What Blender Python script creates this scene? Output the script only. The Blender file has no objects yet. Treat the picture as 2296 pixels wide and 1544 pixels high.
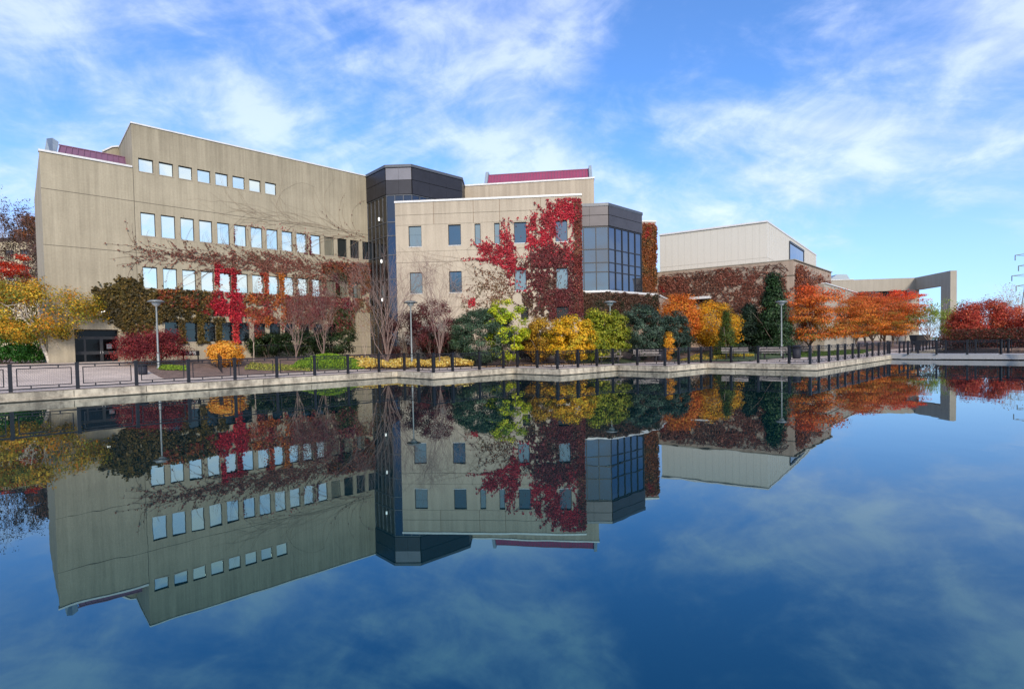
import bpy, math, random
random.seed(5)
import numpy as np
from mathutils import Matrix
R = math.radians
C = bpy.context.scene.collection
sc = bpy.context.scene

# ---------------------------------------------------------------- camera
FPX, PIT, ROL, CX, CY, EYE = 1163.0, R(1.67), R(-1.12), 1115.0, 807.0, 1.83   # solved from the photo
cr, sr, cp, sp = math.cos(ROL), math.sin(ROL), math.cos(PIT), math.sin(PIT)
cam = bpy.data.cameras.new('camera'); camo = bpy.data.objects.new('camera', cam); C.objects.link(camo)
rt = (cr, sp*sr, cp*sr); up = (-sr, sp*cr, cp*cr); fw = (0, cp, -sp)
camo.matrix_world = Matrix(((rt[0], up[0], -fw[0], 0), (rt[1], up[1], -fw[1], 0), (rt[2], up[2], -fw[2], EYE), (0, 0, 0, 1)))
cam.sensor_width = 36; cam.lens = 36*FPX/2296; cam.shift_x = (1148-CX)/2296; cam.shift_y = (CY-772)/2296
cam.clip_start = .1; cam.clip_end = 5000
sc.camera = camo

# ---------------------------------------------------------------- world and sun
SUN_AZ, SUN_EL = 168.0, 27.0
TILT = 22.0
SKYPATCH = [(-41.4, 21.3, 14, 0.12), (-33.3, 21.6, 8, -0.1), (-29.9, 28.0, 10, -0.02), (-26.4, 21.7, 11, 0.1), (-24.8, 20.8, 5, 0.1), (-39.0, 19.3, 12, 0.06), (-41.7, 13.4, 10, 0.05), (1.3, 27.4, 13, 0.16), (7.2, 30.7, 9, 0.08), (2.2, 20.6, 15, 0.14), (-6.1, 19.8, 9, 0.08), (18.6, 27.0, 15, -0.2), (24.9, 28.3, 14, -0.12), (21.1, 21.0, 6, 0.1), (24.8, 14.8, 16, 0.14), (35.7, 21.0, 14, 0.1), (42.9, 20.2, 12, 0.08), (41.6, 9.9, 13, -0.14), (35.7, 7.8, 10, -0.1), (45.3, 14.1, 12, 0.06), (-18.7, 29.3, 10, -0.04), (-15.4, 23.8, 8, -0.08), (-36.1, 14.3, 8, 0.08)]   # azimuth, elevation, radius, weight
w = bpy.data.worlds.new('World'); sc.world = w; w.use_nodes = True
nt = w.node_tree; N = nt.nodes; L = nt.links; N.clear()
def nd(t, **k):
    n = N.new(t)
    for a, b in k.items(): setattr(n, a, b)
    return n
out = nd('ShaderNodeOutputWorld'); bg = nd('ShaderNodeBackground'); bg.inputs[1].default_value = .11
sky = nd('ShaderNodeTexSky', sky_type='NISHITA', sun_disc=False); sky.sun_elevation = R(SUN_EL); sky.sun_rotation = R(SUN_AZ)
sky.altitude = 0; sky.air_density = 1.0; sky.dust_density = .4; sky.ozone_density = 2.5
tc = nd('ShaderNodeTexCoord'); sep = nd('ShaderNodeSeparateXYZ'); L.new(tc.outputs['Generated'], sep.inputs[0])
def mth(op, a, b=None, clamp=False):
    n = nd('ShaderNodeMath', operation=op, use_clamp=clamp)
    for i, v in enumerate((a, b)):
        if v is None: continue
        if isinstance(v, (int, float)): n.inputs[i].default_value = v
        else: L.new(v, n.inputs[i])
    return n.outputs[0]
def wnoise(scale, loc, tilt, det, rough, dist=0.0):
    vr = nd('ShaderNodeVectorRotate', rotation_type='Y_AXIS'); vr.inputs['Angle'].default_value = R(tilt); L.new(tc.outputs['Generated'], vr.inputs['Vector'])
    mp = nd('ShaderNodeMapping'); mp.inputs['Scale'].default_value = scale; mp.inputs['Location'].default_value = loc
    L.new(vr.outputs[0], mp.inputs[0]); n = nd('ShaderNodeTexNoise'); n.inputs['Scale'].default_value = 1.0
    n.inputs['Detail'].default_value = det; n.inputs['Roughness'].default_value = rough; n.inputs['Distortion'].default_value = dist
    L.new(mp.outputs[0], n.inputs['Vector']); return n.outputs[0]
def ramp(v, p0, p1, c0=(0, 0, 0, 1), c1=(1, 1, 1, 1), mode='EASE'):
    r = nd('ShaderNodeValToRGB'); r.color_ramp.interpolation = mode
    r.color_ramp.elements[0].position = p0; r.color_ramp.elements[1].position = p1
    r.color_ramp.elements[0].color = c0; r.color_ramp.elements[1].color = c1
    L.new(v, r.inputs[0]); return r.outputs[0]
def maprange(v, a, b_, lo, hi, mode='SMOOTHSTEP'):
    n = nd('ShaderNodeMapRange', interpolation_type=mode); L.new(v, n.inputs[0])
    for i, q in enumerate((a, b_, lo, hi)): n.inputs[i+1].default_value = q
    return n.outputs[0]
def patch(az, el, rad, wt):       # a soft region of the sky with more (or less) cloud
    d = (math.sin(R(az))*math.cos(R(el)), math.cos(R(az))*math.cos(R(el)), math.sin(R(el)))
    n = nd('ShaderNodeVectorMath', operation='DOT_PRODUCT'); L.new(tc.outputs['Generated'], n.inputs[0]); n.inputs[1].default_value = d
    return maprange(n.outputs['Value'], math.cos(R(rad)), 1.0, 0.0, wt)
sl = wnoise((2.6, 2.6, 10.5), (3.1, 1.7, .3), TILT, 10, .58, .25)      # long banks sinking to the right, on the left side
sr_ = wnoise((2.3, 2.3, 9.5), (8.3, 4.7, 2.1), -TILT, 10, .58, .25)    # and rising to the right on the other side
puff = wnoise((8.0, 8.0, 13.0), (1.3, 5.2, .4), 0, 14, .62, .35)
side = maprange(sep.outputs[0], -.15, .35, 0.0, 1.0)
streak = mth('ADD', mth('MULTIPLY', sl, mth('SUBTRACT', 1.0, side)), mth('MULTIPLY', sr_, side))
mixn = mth('ADD', mth('MULTIPLY', streak, .56), mth('MULTIPLY', puff, .44))
cvr = mth('ADD', mixn, .022)
for (az, el, rad, wt) in SKYPATCH:
    cvr = mth('ADD', cvr, patch(az, el, rad, wt*.34))
cloud = maprange(cvr, .41, .70, 0.0, 1.0)
back = maprange(sep.outputs[1], -.30, .15, 1.0, 0.0)
low = maprange(sep.outputs[2], .0, .42, .46, .06)
bk = mth('MULTIPLY', back, mth('ADD', mth('MULTIPLY', maprange(puff, .36, .60, 0, 1), .50), .45))
cl = mth('MAXIMUM', mth('ADD', mth('MULTIPLY', cloud, .60), low), bk, True)
tint = nd('ShaderNodeMix', data_type='RGBA', blend_type='MULTIPLY'); tint.inputs[0].default_value = 1
tint.inputs[7].default_value = (.58, 1.04, 1.55, 1); L.new(sky.outputs[0], tint.inputs[6])
ccol = nd('ShaderNodeMix', data_type='RGBA'); ccol.inputs[6].default_value = (4.5, 5.2, 7.8, 1); ccol.inputs[7].default_value = (6.0, 6.7, 8.1, 1)
L.new(mth('MAXIMUM', mth('MULTIPLY', cloud, mth('ADD', .25, maprange(puff, .35, .65, 0, .9))), mth('MULTIPLY', bk, .9)), ccol.inputs[0])
mx = nd('ShaderNodeMix', data_type='RGBA'); L.new(cl, mx.inputs[0]); L.new(tint.outputs[2], mx.inputs[6]); L.new(ccol.outputs[2], mx.inputs[7])
L.new(mx.outputs[2], bg.inputs[0]); L.new(bg.outputs[0], out.inputs[0])

sun = bpy.data.lights.new('sun', 'SUN'); sun.energy = 2.5; sun.angle = R(11.0); sun.color = (1, .88, .74)
so = bpy.data.objects.new('sun', sun); C.objects.link(so)
so.rotation_euler = (R(90-SUN_EL), 0, R(180-SUN_AZ)); so.location = (0, -30, 60)
sc.view_settings.view_transform = 'Standard'; sc.view_settings.look = 'None'; sc.view_settings.exposure = .6; sc.view_settings.gamma = 1
sc.render.engine = 'CYCLES'

# ---------------------------------------------------------------- survey helpers (photo bearings -> world positions)
def ray(x, y):
    u = (x-CX)/FPX; v = -(y-CY)/FPX
    u, v = cr*u-sr*v, sr*u+cr*v
    return np.array([u, cp+sp*v, -sp+cp*v])
O3 = np.array([0, 0, EYE])
def atz(x, y, z):
    d = ray(x, y); return O3+(z-EYE)/d[2]*d
def atY(x, y, Y):
    d = ray(x, y); return O3+Y/d[1]*d
def onplane(x, y, p0, az):
    n = np.array([math.cos(R(az)), -math.sin(R(az)), 0]); d = ray(x, y)
    return O3+(n[0]*p0[0]+n[1]*p0[1])/(n@d)*d
AZ = 47.3
e1 = np.array([math.sin(R(AZ)), math.cos(R(AZ))]); e2 = np.array([-e1[1], e1[0]])
def XY(u, v): return e1*u+e2*v
def UV(p): return float(e1@p[:2]), float(e2@p[:2])
FENCE = [(-60, 27.3), (17.35, 27.3), (17.0, 23.6), (23.5, 23.6), (23.1, 19.75), (28.7, 19.75), (28.8, 16.15), (34.6, 16.15), (33.8, 9.75), (170, 9.75)]
def seg_d(u, v):
    best = 1e9
    for (a, b) in zip(FENCE[:-1], FENCE[1:]):
        du, dv = b[0]-a[0], b[1]-a[1]; t = max(0, min(1, ((u-a[0])*du+(v-a[1])*dv)/(du*du+dv*dv)))
        best = min(best, math.hypot(u-a[0]-t*du, v-a[1]-t*dv))
    return best
def gz(u, v):
    d = seg_d(u, v); t = max(0, min(1, (d-3.5)/13.0)); t = t*t*(3-2*t)
    return .36+t*.85
def gxy(p): return gz(*UV(p))

# ---------------------------------------------------------------- mesh helpers
class MB:
    def __init__(s): s.v = []; s.f = []
    def add(s, vs, fs):
        o = len(s.v); s.v += [tuple(map(float, p)) for p in vs]; s.f += [tuple(i+o for i in f) for f in fs]
    def box(s, x0, x1, y0, y1, z0, z1):
        s.add([(x0, y0, z0), (x1, y0, z0), (x1, y1, z0), (x0, y1, z0), (x0, y0, z1), (x1, y0, z1), (x1, y1, z1), (x0, y1, z1)],
              [(3, 2, 1, 0), (4, 5, 6, 7), (0, 1, 5, 4), (1, 2, 6, 5), (2, 3, 7, 6), (3, 0, 4, 7)])
    def prism(s, pts, z0, z1):     # vertical prism over a footprint, counter-clockwise
        n = len(pts); s.add([(p[0], p[1], z0) for p in pts]+[(p[0], p[1], z1) for p in pts],
              [tuple(range(n-1, -1, -1)), tuple(range(n, 2*n))]+[(i, (i+1) % n, n+(i+1) % n, n+i) for i in range(n)])
    def bar(s, a, b, w, h):        # box along a->b
        a = np.array(a, float); b = np.array(b, float); d = b-a; d /= np.linalg.norm(d)
        upv = np.array([0, 0, 1.]) if abs(d[2]) < .9 else np.array([1., 0, 0])
        x = np.cross(d, upv); x /= np.linalg.norm(x); y = np.cross(x, d)
        q = [x*w/2*i+y*h/2*j for i, j in ((-1, -1), (1, -1), (1, 1), (-1, 1))]
        s.add([a+k for k in q]+[b+k for k in q], [(3, 2, 1, 0), (4, 5, 6, 7), (0, 1, 5, 4), (1, 2, 6, 5), (2, 3, 7, 6), (3, 0, 4, 7)])
    def tube(s, pts, rs, n=6, cap=True):
        pts = [np.array(p, float) for p in pts]; o = len(s.v); rings = []
        for i, p in enumerate(pts):
            d = pts[min(i+1, len(pts)-1)]-pts[max(i-1, 0)]; d = d/(np.linalg.norm(d)+1e-9)
            a = np.array([0, 0, 1.]) if abs(d[2]) < .8 else np.array([1., 0, 0])
            x = np.cross(d, a); x /= np.linalg.norm(x); y = np.cross(d, x)
            s.v += [tuple(p+rs[i]*(x*math.cos(2*math.pi*k/n)+y*math.sin(2*math.pi*k/n))) for k in range(n)]
        for i in range(len(pts)-1):
            s.f += [(o+i*n+k, o+i*n+(k+1) % n, o+(i+1)*n+(k+1) % n, o+(i+1)*n+k) for k in range(n)]
        if cap: s.f += [tuple(o+k for k in range(n-1, -1, -1)), tuple(o+(len(pts)-1)*n+k for k in range(n))]
    def lathe(s, prof, n=20, c=(0, 0)):
        o = len(s.v)
        for r, z in prof: s.v += [(c[0]+r*math.cos(2*math.pi*k/n), c[1]+r*math.sin(2*math.pi*k/n), z) for k in range(n)]
        for i in range(len(prof)-1):
            s.f += [(o+i*n+k, o+i*n+(k+1) % n, o+(i+1)*n+(k+1) % n, o+(i+1)*n+k) for k in range(n)]
        s.f += [tuple(o+k for k in range(n-1, -1, -1)), tuple(o+(len(prof)-1)*n+k for k in range(n))]
    def build(s, name, m, parent=None, bevel=0, smooth=False):
        me = bpy.data.meshes.new(name); me.from_pydata(s.v, [], s.f); me.materials.append(m)
        if smooth: me.polygons.foreach_set('use_smooth', [True]*len(me.polygons))
        me.update(); o = bpy.data.objects.new(name, me); C.objects.link(o)
        if parent: o.parent = parent
        if bevel:
            b = o.modifiers.new('b', 'BEVEL'); b.width = bevel; b.segments = 2; b.limit_method = 'ANGLE'
        return o
def boxp(name, m, parent, *a, bevel=0):
    b = MB(); b.box(*a); return b.build(name, m, parent, bevel)
def tag(o, label=None, cat=None, group=None, kind=None):
    for k, v in (('label', label), ('category', cat), ('group', group), ('kind', kind)):
        if v: o[k] = v
    return o
def empty(name, loc, rz=0):
    o = bpy.data.objects.new(name, None); C.objects.link(o); o.location = [float(q) for q in loc]; o.rotation_euler = (0, 0, rz); o.empty_display_size = .3
    return o
def copy_tree(o, parent=None):
    c = o.copy(); C.objects.link(c); c.parent = parent
    for ch in [k for k in o.children]: copy_tree(ch, c)
    return c

# ---------------------------------------------------------------- materials
def newmat(name):
    m = bpy.data.materials.new(name); m.use_nodes = True; t = m.node_tree
    return m, t, t.nodes, t.links, t.nodes['Principled BSDF']
def plain(name, col, rough=.6, metal=0, var=.12, scale=6, bump=0, emis=None):
    m, t, n, l, p = newmat(name)
    p.inputs['Roughness'].default_value = rough; p.inputs['Metallic'].default_value = metal
    tcn = n.new('ShaderNodeTexCoord'); no = n.new('ShaderNodeTexNoise'); no.inputs['Scale'].default_value = scale; no.inputs['Detail'].default_value = 6
    l.new(tcn.outputs['Object'], no.inputs['Vector'])
    mr = n.new('ShaderNodeMapRange'); mr.inputs[1].default_value = .3; mr.inputs[2].default_value = .7; mr.inputs[3].default_value = 1-var; mr.inputs[4].default_value = 1+var
    l.new(no.outputs[0], mr.inputs[0]); mxx = n.new('ShaderNodeVectorMath'); mxx.operation = 'SCALE'; mxx.inputs[0].default_value = col
    l.new(mr.outputs[0], mxx.inputs['Scale']); l.new(mxx.outputs[0], p.inputs['Base Color'])
    if bump:
        b = n.new('ShaderNodeBump'); b.inputs['Strength'].default_value = bump; b.inputs['Distance'].default_value = .02; l.new(no.outputs[0], b.inputs['Height']); l.new(b.outputs[0], p.inputs['Normal'])
    if emis:
        p.inputs['Emission Color'].default_value = (*emis[:3], 1); p.inputs['Emission Strength'].default_value = emis[3]
    return m
def concrete(name, base, dark, boards=0.0, streak=.5, panel=None, stain=.6, mott=0, top=None):
    """board-formed weathered concrete: blotches, rain streaks, form boards; object space, Z up"""
    m, t, n, l, p = newmat(name); p.inputs['Roughness'].default_value = .88
    tcn = n.new('ShaderNodeTexCoord')
    def noise(sc_, s, det=6, rgh=.6, loc=(0, 0, 0)):
        mp = n.new('ShaderNodeMapping'); mp.inputs['Scale'].default_value = sc_; mp.inputs['Location'].default_value = loc; l.new(tcn.outputs['Object'], mp.inputs[0])
        q = n.new('ShaderNodeTexNoise'); q.inputs['Scale'].default_value = s; q.inputs['Detail'].default_value = det; q.inputs['Roughness'].default_value = rgh
        l.new(mp.outputs[0], q.inputs['Vector']); return q.outputs[0]
    def rmp(v, a, b, lo=0, hi=1):
        q = n.new('ShaderNodeMapRange'); q.inputs[1].default_value = a; q.inputs[2].default_value = b; q.inputs[3].default_value = lo; q.inputs[4].default_value = hi; l.new(v, q.inputs[0]); return q.outputs[0]
    def mul(a, b, op='MULTIPLY'):
        q = n.new('ShaderNodeMath'); q.operation = op
        for i, v in enumerate((a, b)):
            if isinstance(v, (int, float)): q.inputs[i].default_value = v
            else: l.new(v, q.inputs[i])
        return q.outputs[0]
    blot = rmp(noise((1, 1, 1), .35, 8, .65), .3, .72)
    strk = rmp(noise((2.2, 2.2, .12), 1.0, 7, .65, (3, 0, 0)), .42, .78)
    fine = rmp(noise((1, 1, 1), 9, 8, .7), .25, .75, .86, 1.12)
    fac = mul(mul(blot, stain*.6), mul(strk, streak), 'ADD')
    if top:      # dark rain runs below the parapet
        sx = n.new('ShaderNodeSeparateXYZ'); l.new(tcn.outputs['Object'], sx.inputs[0])
        run = rmp(noise((1.6, 1.6, .05), 1.0, 6, .6, (1, 7, 3)), .35, .6); fac = mul(fac, mul(mul(rmp(sx.outputs[2], top-3.2, top), run), .55), 'ADD')
    if mott: fac = mul(fac, mul(rmp(noise((1, 1, 1), 2.6, 6, .7, (5, 2, 8)), .42, .62), .45), 'ADD')
    if boards:
        brd = rmp(noise((7.5, 7.5, .25), 1.0, 3, .5, (9, 3, 1)), .35, .65)
        fac = mul(fac, mul(brd, boards), 'ADD')
    q = n.new('ShaderNodeMix'); q.data_type = 'RGBA'; q.inputs[6].default_value = (*base, 1); q.inputs[7].default_value = (*dark, 1); l.new(fac, q.inputs[0])
    v = n.new('ShaderNodeVectorMath'); v.operation = 'SCALE'; l.new(q.outputs[2], v.inputs[0]); l.new(fine, v.inputs['Scale']); l.new(v.outputs[0], p.inputs['Base Color'])
    b = n.new('ShaderNodeBump'); b.inputs['Strength'].default_value = .5; b.inputs['Distance'].default_value = .02; l.new(mul(fine, strk, 'ADD'), b.inputs['Height']); l.new(b.outputs[0], p.inputs['Normal'])
    return m
def glass(name, col, rough=.02, metal=.92, spec=.5):
    m, t, n, l, p = newmat(name); p.inputs['Base Color'].default_value = (*col, 1); p.inputs['Metallic'].default_value = metal; p.inputs['Roughness'].default_value = rough
    tcn = n.new('ShaderNodeTexCoord'); no = n.new('ShaderNodeTexNoise'); no.inputs['Scale'].default_value = .8; no.inputs['Detail'].default_value = 1
    b = n.new('ShaderNodeBump'); b.inputs['Strength'].default_value = 1; b.inputs['Distance'].default_value = .006
    l.new(tcn.outputs['Object'], no.inputs['Vector']); l.new(no.outputs[0], b.inputs['Height']); l.new(b.outputs[0], p.inputs['Normal'])
    return m
def leafmat(name, trans=.35, rough=.6):
    m, t, n, l, p = newmat(name); a = n.new('ShaderNodeAttribute'); a.attribute_name = 'Col'
    l.new(a.outputs['Color'], p.inputs['Base Color']); p.inputs['Roughness'].default_value = rough; p.inputs['Specular IOR Level'].default_value = .25
    tr = n.new('ShaderNodeBsdfTranslucent'); l.new(a.outputs['Color'], tr.inputs['Color'])
    ms = n.new('ShaderNodeMixShader'); ms.inputs[0].default_value = trans
    l.new(p.outputs[0], ms.inputs[1]); l.new(tr.outputs[0], ms.inputs[2]); l.new(ms.outputs[0], n['Material Output'].inputs[0])
    return m
M = {}
M['conc'] = concrete('board_concrete', (.42, .365, .262), (.25, .215, .15), boards=.26, streak=.42, stain=.9, top=17.75)
M['conc2'] = concrete('smooth_concrete', (.50, .425, .325), (.32, .265, .20), boards=.0, streak=.45, stain=.6, top=13.6)
M['conc3'] = concrete('podium_concrete', (.40, .31, .235), (.20, .145, .11), boards=.0, streak=.7, stain=.8)
M['conc4'] = concrete('arch_concrete', (.37, .335, .27), (.25, .225, .18), boards=.1, streak=.5)
M['canal'] = concrete('canal_wall_concrete', (.68, .59, .45), (.20, .17, .13), boards=.0, streak=.55, stain=1.0, mott=1)
M['coping'] = plain('coping_metal', (.62, .61, .59), .5, .1, .1)
M['joint'] = plain('dark_joint', (.10, .085, .06), .9)  # own dark colour of the joints and the waterline stain
M['frame'] = plain('dark_window_frame', (.02, .02, .022), .45)
M['win'] = glass('mirror_glass', (.86, .86, .70), .03)
M['win2'] = glass('grey_window_glass', (.13, .16, .165), .04)
M['blind'] = glass('glass_over_blind', (.25, .29, .27), .15, .75)
M['blue'] = glass('sky_tint_glass', (.15, .185, .235), .03)  # blue sky reflection put into the tint, for the corner tower's right face
M['grey_gl'] = glass('cloud_tint_glass', (.19, .19, .185), .05)  # cloud reflection put into the tint, for the corner tower's front face
M['night'] = glass('deep_blue_glass', (.065, .08, .105), .03)
M['doorgl'] = glass('black_door_glass', (.015, .015, .017), .08)
M['low'] = glass('ground_floor_glass', (.055, .07, .075), .04)
M['dkglass'] = glass('dark_tower_glass', (.09, .085, .08), .05)
M['dkpanel'] = plain('dark_metal_panel', (.028, .027, .033), .45, .4, .15, 1.2)
M['dkpanel2'] = plain('brown_metal_panel', (.075, .068, .072), .42, .45, .1, 1.2)
M['litpanel'] = plain('lit_panel_and_notice', (.16, .155, .17), .4, .4, .08, 1)  # lit look of one tower face put into the colour; also the door notice
M['trim'] = plain('dark_roof_trim', (.10, .105, .115), .4, .5)
M['magenta'] = plain('magenta_roof_metal', (.30, .055, .11), .45, .2, .08, 1)
M['purple'] = plain('purple_roof_metal', (.20, .095, .15), .45, .2, .08, 1)
M['cheek'] = plain('blue_grey_roof_end', (.27, .32, .36), .5, .2)
M['white'] = concrete('white_cladding', (.55, .525, .465), (.46, .44, .385), streak=.06, stain=.4)
M['white2'] = M['white']
M['black'] = plain('black_steel', (.012, .012, .016), .42, .3)
M['lampm'] = plain('grey_lamp_metal', (.20, .22, .22), .45, .4)
M['lens'] = plain('lamp_lens', (.45, .48, .48), .3)
M['bench'] = plain('bench_slat_wood', (.24, .21, .20), .7, 0, .2, 4)
M['bin'] = plain('bin_plastic', (.010, .011, .020), .7)
M['bark'] = plain('bark', (.16, .12, .09), .9, 0, .35, 14, .5)
M['bark2'] = plain('pale_bark', (.34, .27, .21), .9, 0, .3, 14, .5)
M['birch'] = plain('birch_bark', (.50, .44, .36), .8, 0, .5, 9, .4)
M['twig'] = plain('twigs', (.20, .135, .115), .9, 0, .2, 5)
M['vine'] = plain('vine_stems', (.13, .075, .055), .9, 0, .25, 5)
M['vine_red'] = plain('crimson_vine_stems', (.30, .05, .06), .8, 0, .25, 5)
M['vine_pale'] = plain('pale_vine_stems', (.27, .205, .145), .9, 0, .2, 5)
M['leaf'] = leafmat('autumn_leaves'); M['ever'] = leafmat('evergreen_leaves', .12, .5); M['ivyl'] = leafmat('ivy_leaves', .2, .55)
M['bridge'] = concrete('bridge_steel_grey', (.36, .35, .35), (.26, .25, .25), streak=.2, stain=.3)
M['soil'] = plain('mulch_soil', (.17, .11, .085), .95, 0, .35, 3, .6)
M['grassm'] = plain('lawn', (.055, .085, .025), .9, 0, .4, 5, .6)
M['pave'] = None
def paving():
    m, t, n, l, p = newmat('paving'); tcn = n.new('ShaderNodeTexCoord')
    br = n.new('ShaderNodeTexBrick'); br.inputs['Scale'].default_value = 2.2; br.inputs['Mortar Size'].default_value = .012
    br.inputs['Color1'].default_value = (.60, .49, .40, 1); br.inputs['Color2'].default_value = (.52, .42, .35, 1); br.inputs['Mortar'].default_value = (.24, .20, .18, 1)
    mp = n.new('ShaderNodeMapping'); mp.inputs['Rotation'].default_value = (0, 0, R(90-AZ)); l.new(tcn.outputs['Object'], mp.inputs[0]); l.new(mp.outputs[0], br.inputs['Vector'])
    no = n.new('ShaderNodeTexNoise'); no.inputs['Scale'].default_value = .8; no.inputs['Detail'].default_value = 8; l.new(tcn.outputs['Object'], no.inputs['Vector'])
    mr = n.new('ShaderNodeMapRange'); mr.inputs[1].default_value = .3; mr.inputs[2].default_value = .7; mr.inputs[3].default_value = .8; mr.inputs[4].default_value = 1.15; l.new(no.outputs[0], mr.inputs[0])
    v = n.new('ShaderNodeVectorMath'); v.operation = 'SCALE'; l.new(br.outputs[0], v.inputs[0]); l.new(mr.outputs[0], v.inputs['Scale']); l.new(v.outputs[0], p.inputs['Base Color']); p.inputs['Roughness'].default_value = .85
    return m
M['pave'] = paving()
def water():
    m, t, n, l, p = newmat('canal_water'); p.inputs['Base Color'].default_value = (.0, .012, .017, 1); p.inputs['Roughness'].default_value = .004
    p.inputs['IOR'].default_value = 2.4; p.inputs['Specular Tint'].default_value = (.22, .80, 1, 1)
    tcn = n.new('ShaderNodeTexCoord')
    a = n.new('ShaderNodeTexNoise'); a.inputs['Scale'].default_value = .9; a.inputs['Detail'].default_value = 3; a.inputs['Roughness'].default_value = .5
    b = n.new('ShaderNodeTexNoise'); b.inputs['Scale'].default_value = .13; b.inputs['Detail'].default_value = 2
    mp = n.new('ShaderNodeMapping'); mp.inputs['Scale'].default_value = (1, .7, 1); l.new(tcn.outputs['Object'], mp.inputs[0])
    l.new(mp.outputs[0], a.inputs['Vector']); l.new(mp.outputs[0], b.inputs['Vector'])
    mr = n.new('ShaderNodeMapRange'); mr.inputs[1].default_value = .35; mr.inputs[2].default_value = .75; l.new(b.outputs[0], mr.inputs[0])
    mu = n.new('ShaderNodeMath'); mu.operation = 'MULTIPLY'; l.new(a.outputs[0], mu.inputs[0]); l.new(mr.outputs[0], mu.inputs[1])
    bp = n.new('ShaderNodeBump'); bp.inputs['Strength'].default_value = 1; bp.inputs['Distance'].default_value = .0045
    l.new(mu.outputs[0], bp.inputs['Height']); l.new(bp.outputs[0], p.inputs['Normal'])
    return m
M['water'] = water()

# ---------------------------------------------------------------- terrain, water, paving
b = MB(); b.add([(-2500, -2500, -1.2), (2500, -2500, -1.2), (2500, 2500, -1.2), (-2500, 2500, -1.2)], [(0, 1, 2, 3)])
tag(b.build('ground', M['grassm']), kind='structure')
b = MB(); b.add([(-140, -60, 0), (260, -60, 0), (260, 330, 0), (-140, 330, 0)], [(0, 1, 2, 3)])
tag(b.build('water', M['water']), kind='structure')
OFF = .32
EDGE = [(-60, 17.35-.0, 27.3), (17.0, 23.5, 23.6), (23.1, 28.7, 19.75), (28.8, 34.6, 16.15), (33.9, 170, 9.75)]
# wall face line: fence line pushed out towards the water
FACE = [(-60, 27.3-OFF), (17.0-OFF, 27.3-OFF), (17.0-OFF, 23.6-OFF), (23.15-OFF, 23.6-OFF), (23.15-OFF, 19.75-OFF), (28.8-OFF, 19.75-OFF), (28.8-OFF, 16.15-OFF), (33.9-OFF, 16.15-OFF), (33.9-OFF, 9.75-OFF), (170, 9.75-OFF)]
def strip_terrain(name, m, vtop, dz, inset=.25):
    mb = MB(); vg = list(np.arange(-2, 40, 1.0))+list(np.arange(40, 62, 2.0))+[75, 100, 140, 200, 260]
    segs = [(-60, 17.0-OFF, 27.3-OFF), (17.0-OFF, 23.15-OFF, 23.6-OFF), (23.15-OFF, 28.8-OFF, 19.75-OFF), (28.8-OFF, 33.9-OFF, 16.15-OFF), (33.9-OFF, 170, 9.75-OFF)]
    for (ua, ub, ve) in segs:
        ve += inset; n = max(2, int((min(ub, 80)-ua)/1.2)); us = list(np.linspace(ua+inset, min(ub+inset, 80), n))
        if ub > 80: us += [100, 130, 170]
        vs = [ve]+[q for q in vg if q > ve+.3]
        vs = [q for q in vs if q <= vtop+(ve if vtop < 20 else 0)]
        idx = {}
        pts = [];
        for i, u in enumerate(us):
            for j, v in enumerate(vs):
                p = XY(u, v); pts.append((p[0], p[1], gz(u, v)+dz))
        k = len(vs); mb.add(pts, [(i*k+j, (i+1)*k+j, (i+1)*k+j+1, i*k+j+1) for i in range(len(us)-1) for j in range(k-1)])
    return mb.build(name, m, smooth=True)
tag(strip_terrain('terrain', M['soil'], 260, 0), kind='structure')
def sheet(name, m, quads, dz=.012, step=1.0):
    mb = MB()
    for q in quads:   # q: 4 (u,v) corners
        q = [np.array(a, float) for a in q]; n1 = max(1, int(np.linalg.norm(q[1]-q[0])/step)); n2 = max(1, int(np.linalg.norm(q[3]-q[0])/step))
        pts = []
        for i in range(n1+1):
            for j in range(n2+1):
                s, t = i/n1, j/n2; a = (q[0]*(1-s)+q[1]*s)*(1-t)+(q[3]*(1-s)+q[2]*s)*t; p = XY(*a); pts.append((p[0], p[1], gz(*a)+dz))
        mb.add(pts, [(i*(n2+1)+j, (i+1)*(n2+1)+j, (i+1)*(n2+1)+j+1, i*(n2+1)+j+1) for i in range(n1) for j in range(n2)])
    return tag(mb.build(name, m, smooth=True), kind='structure')
o_ = .02
sheet('promenade', M['pave'], [
    [(-59, 27.1), (16.9, 27.1), (16.9, 31.6), (-59, 31.6)], [(16.9, 23.4), (22.9, 23.4), (22.9, 27.9), (16.9, 30.4)],
    [(22.9, 19.5), (28.6, 19.5), (28.6, 24.0), (22.9, 26.6)], [(28.6, 15.9), (33.7, 15.9), (33.7, 19.6), (28.6, 22.6)],
    [(33.7, 9.5), (80, 9.5), (80, 13.6), (33.7, 14.6)], [(80, 9.5), (168, 9.5), (168, 13.6), (80, 13.6)]], .012)
sheet('entrance_path', M['pave'], [[(-30, 31.6), (5.6, 31.6), (5.6, 43.9), (-30, 43.9)]], .016)
sheet('lawn', M['grassm'], [[(36.0, 14.8), (66, 13.8), (66, 24), (36.0, 20)], [(29, 23.2), (33.5, 20), (36, 24), (32, 27)]], .018)

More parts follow.
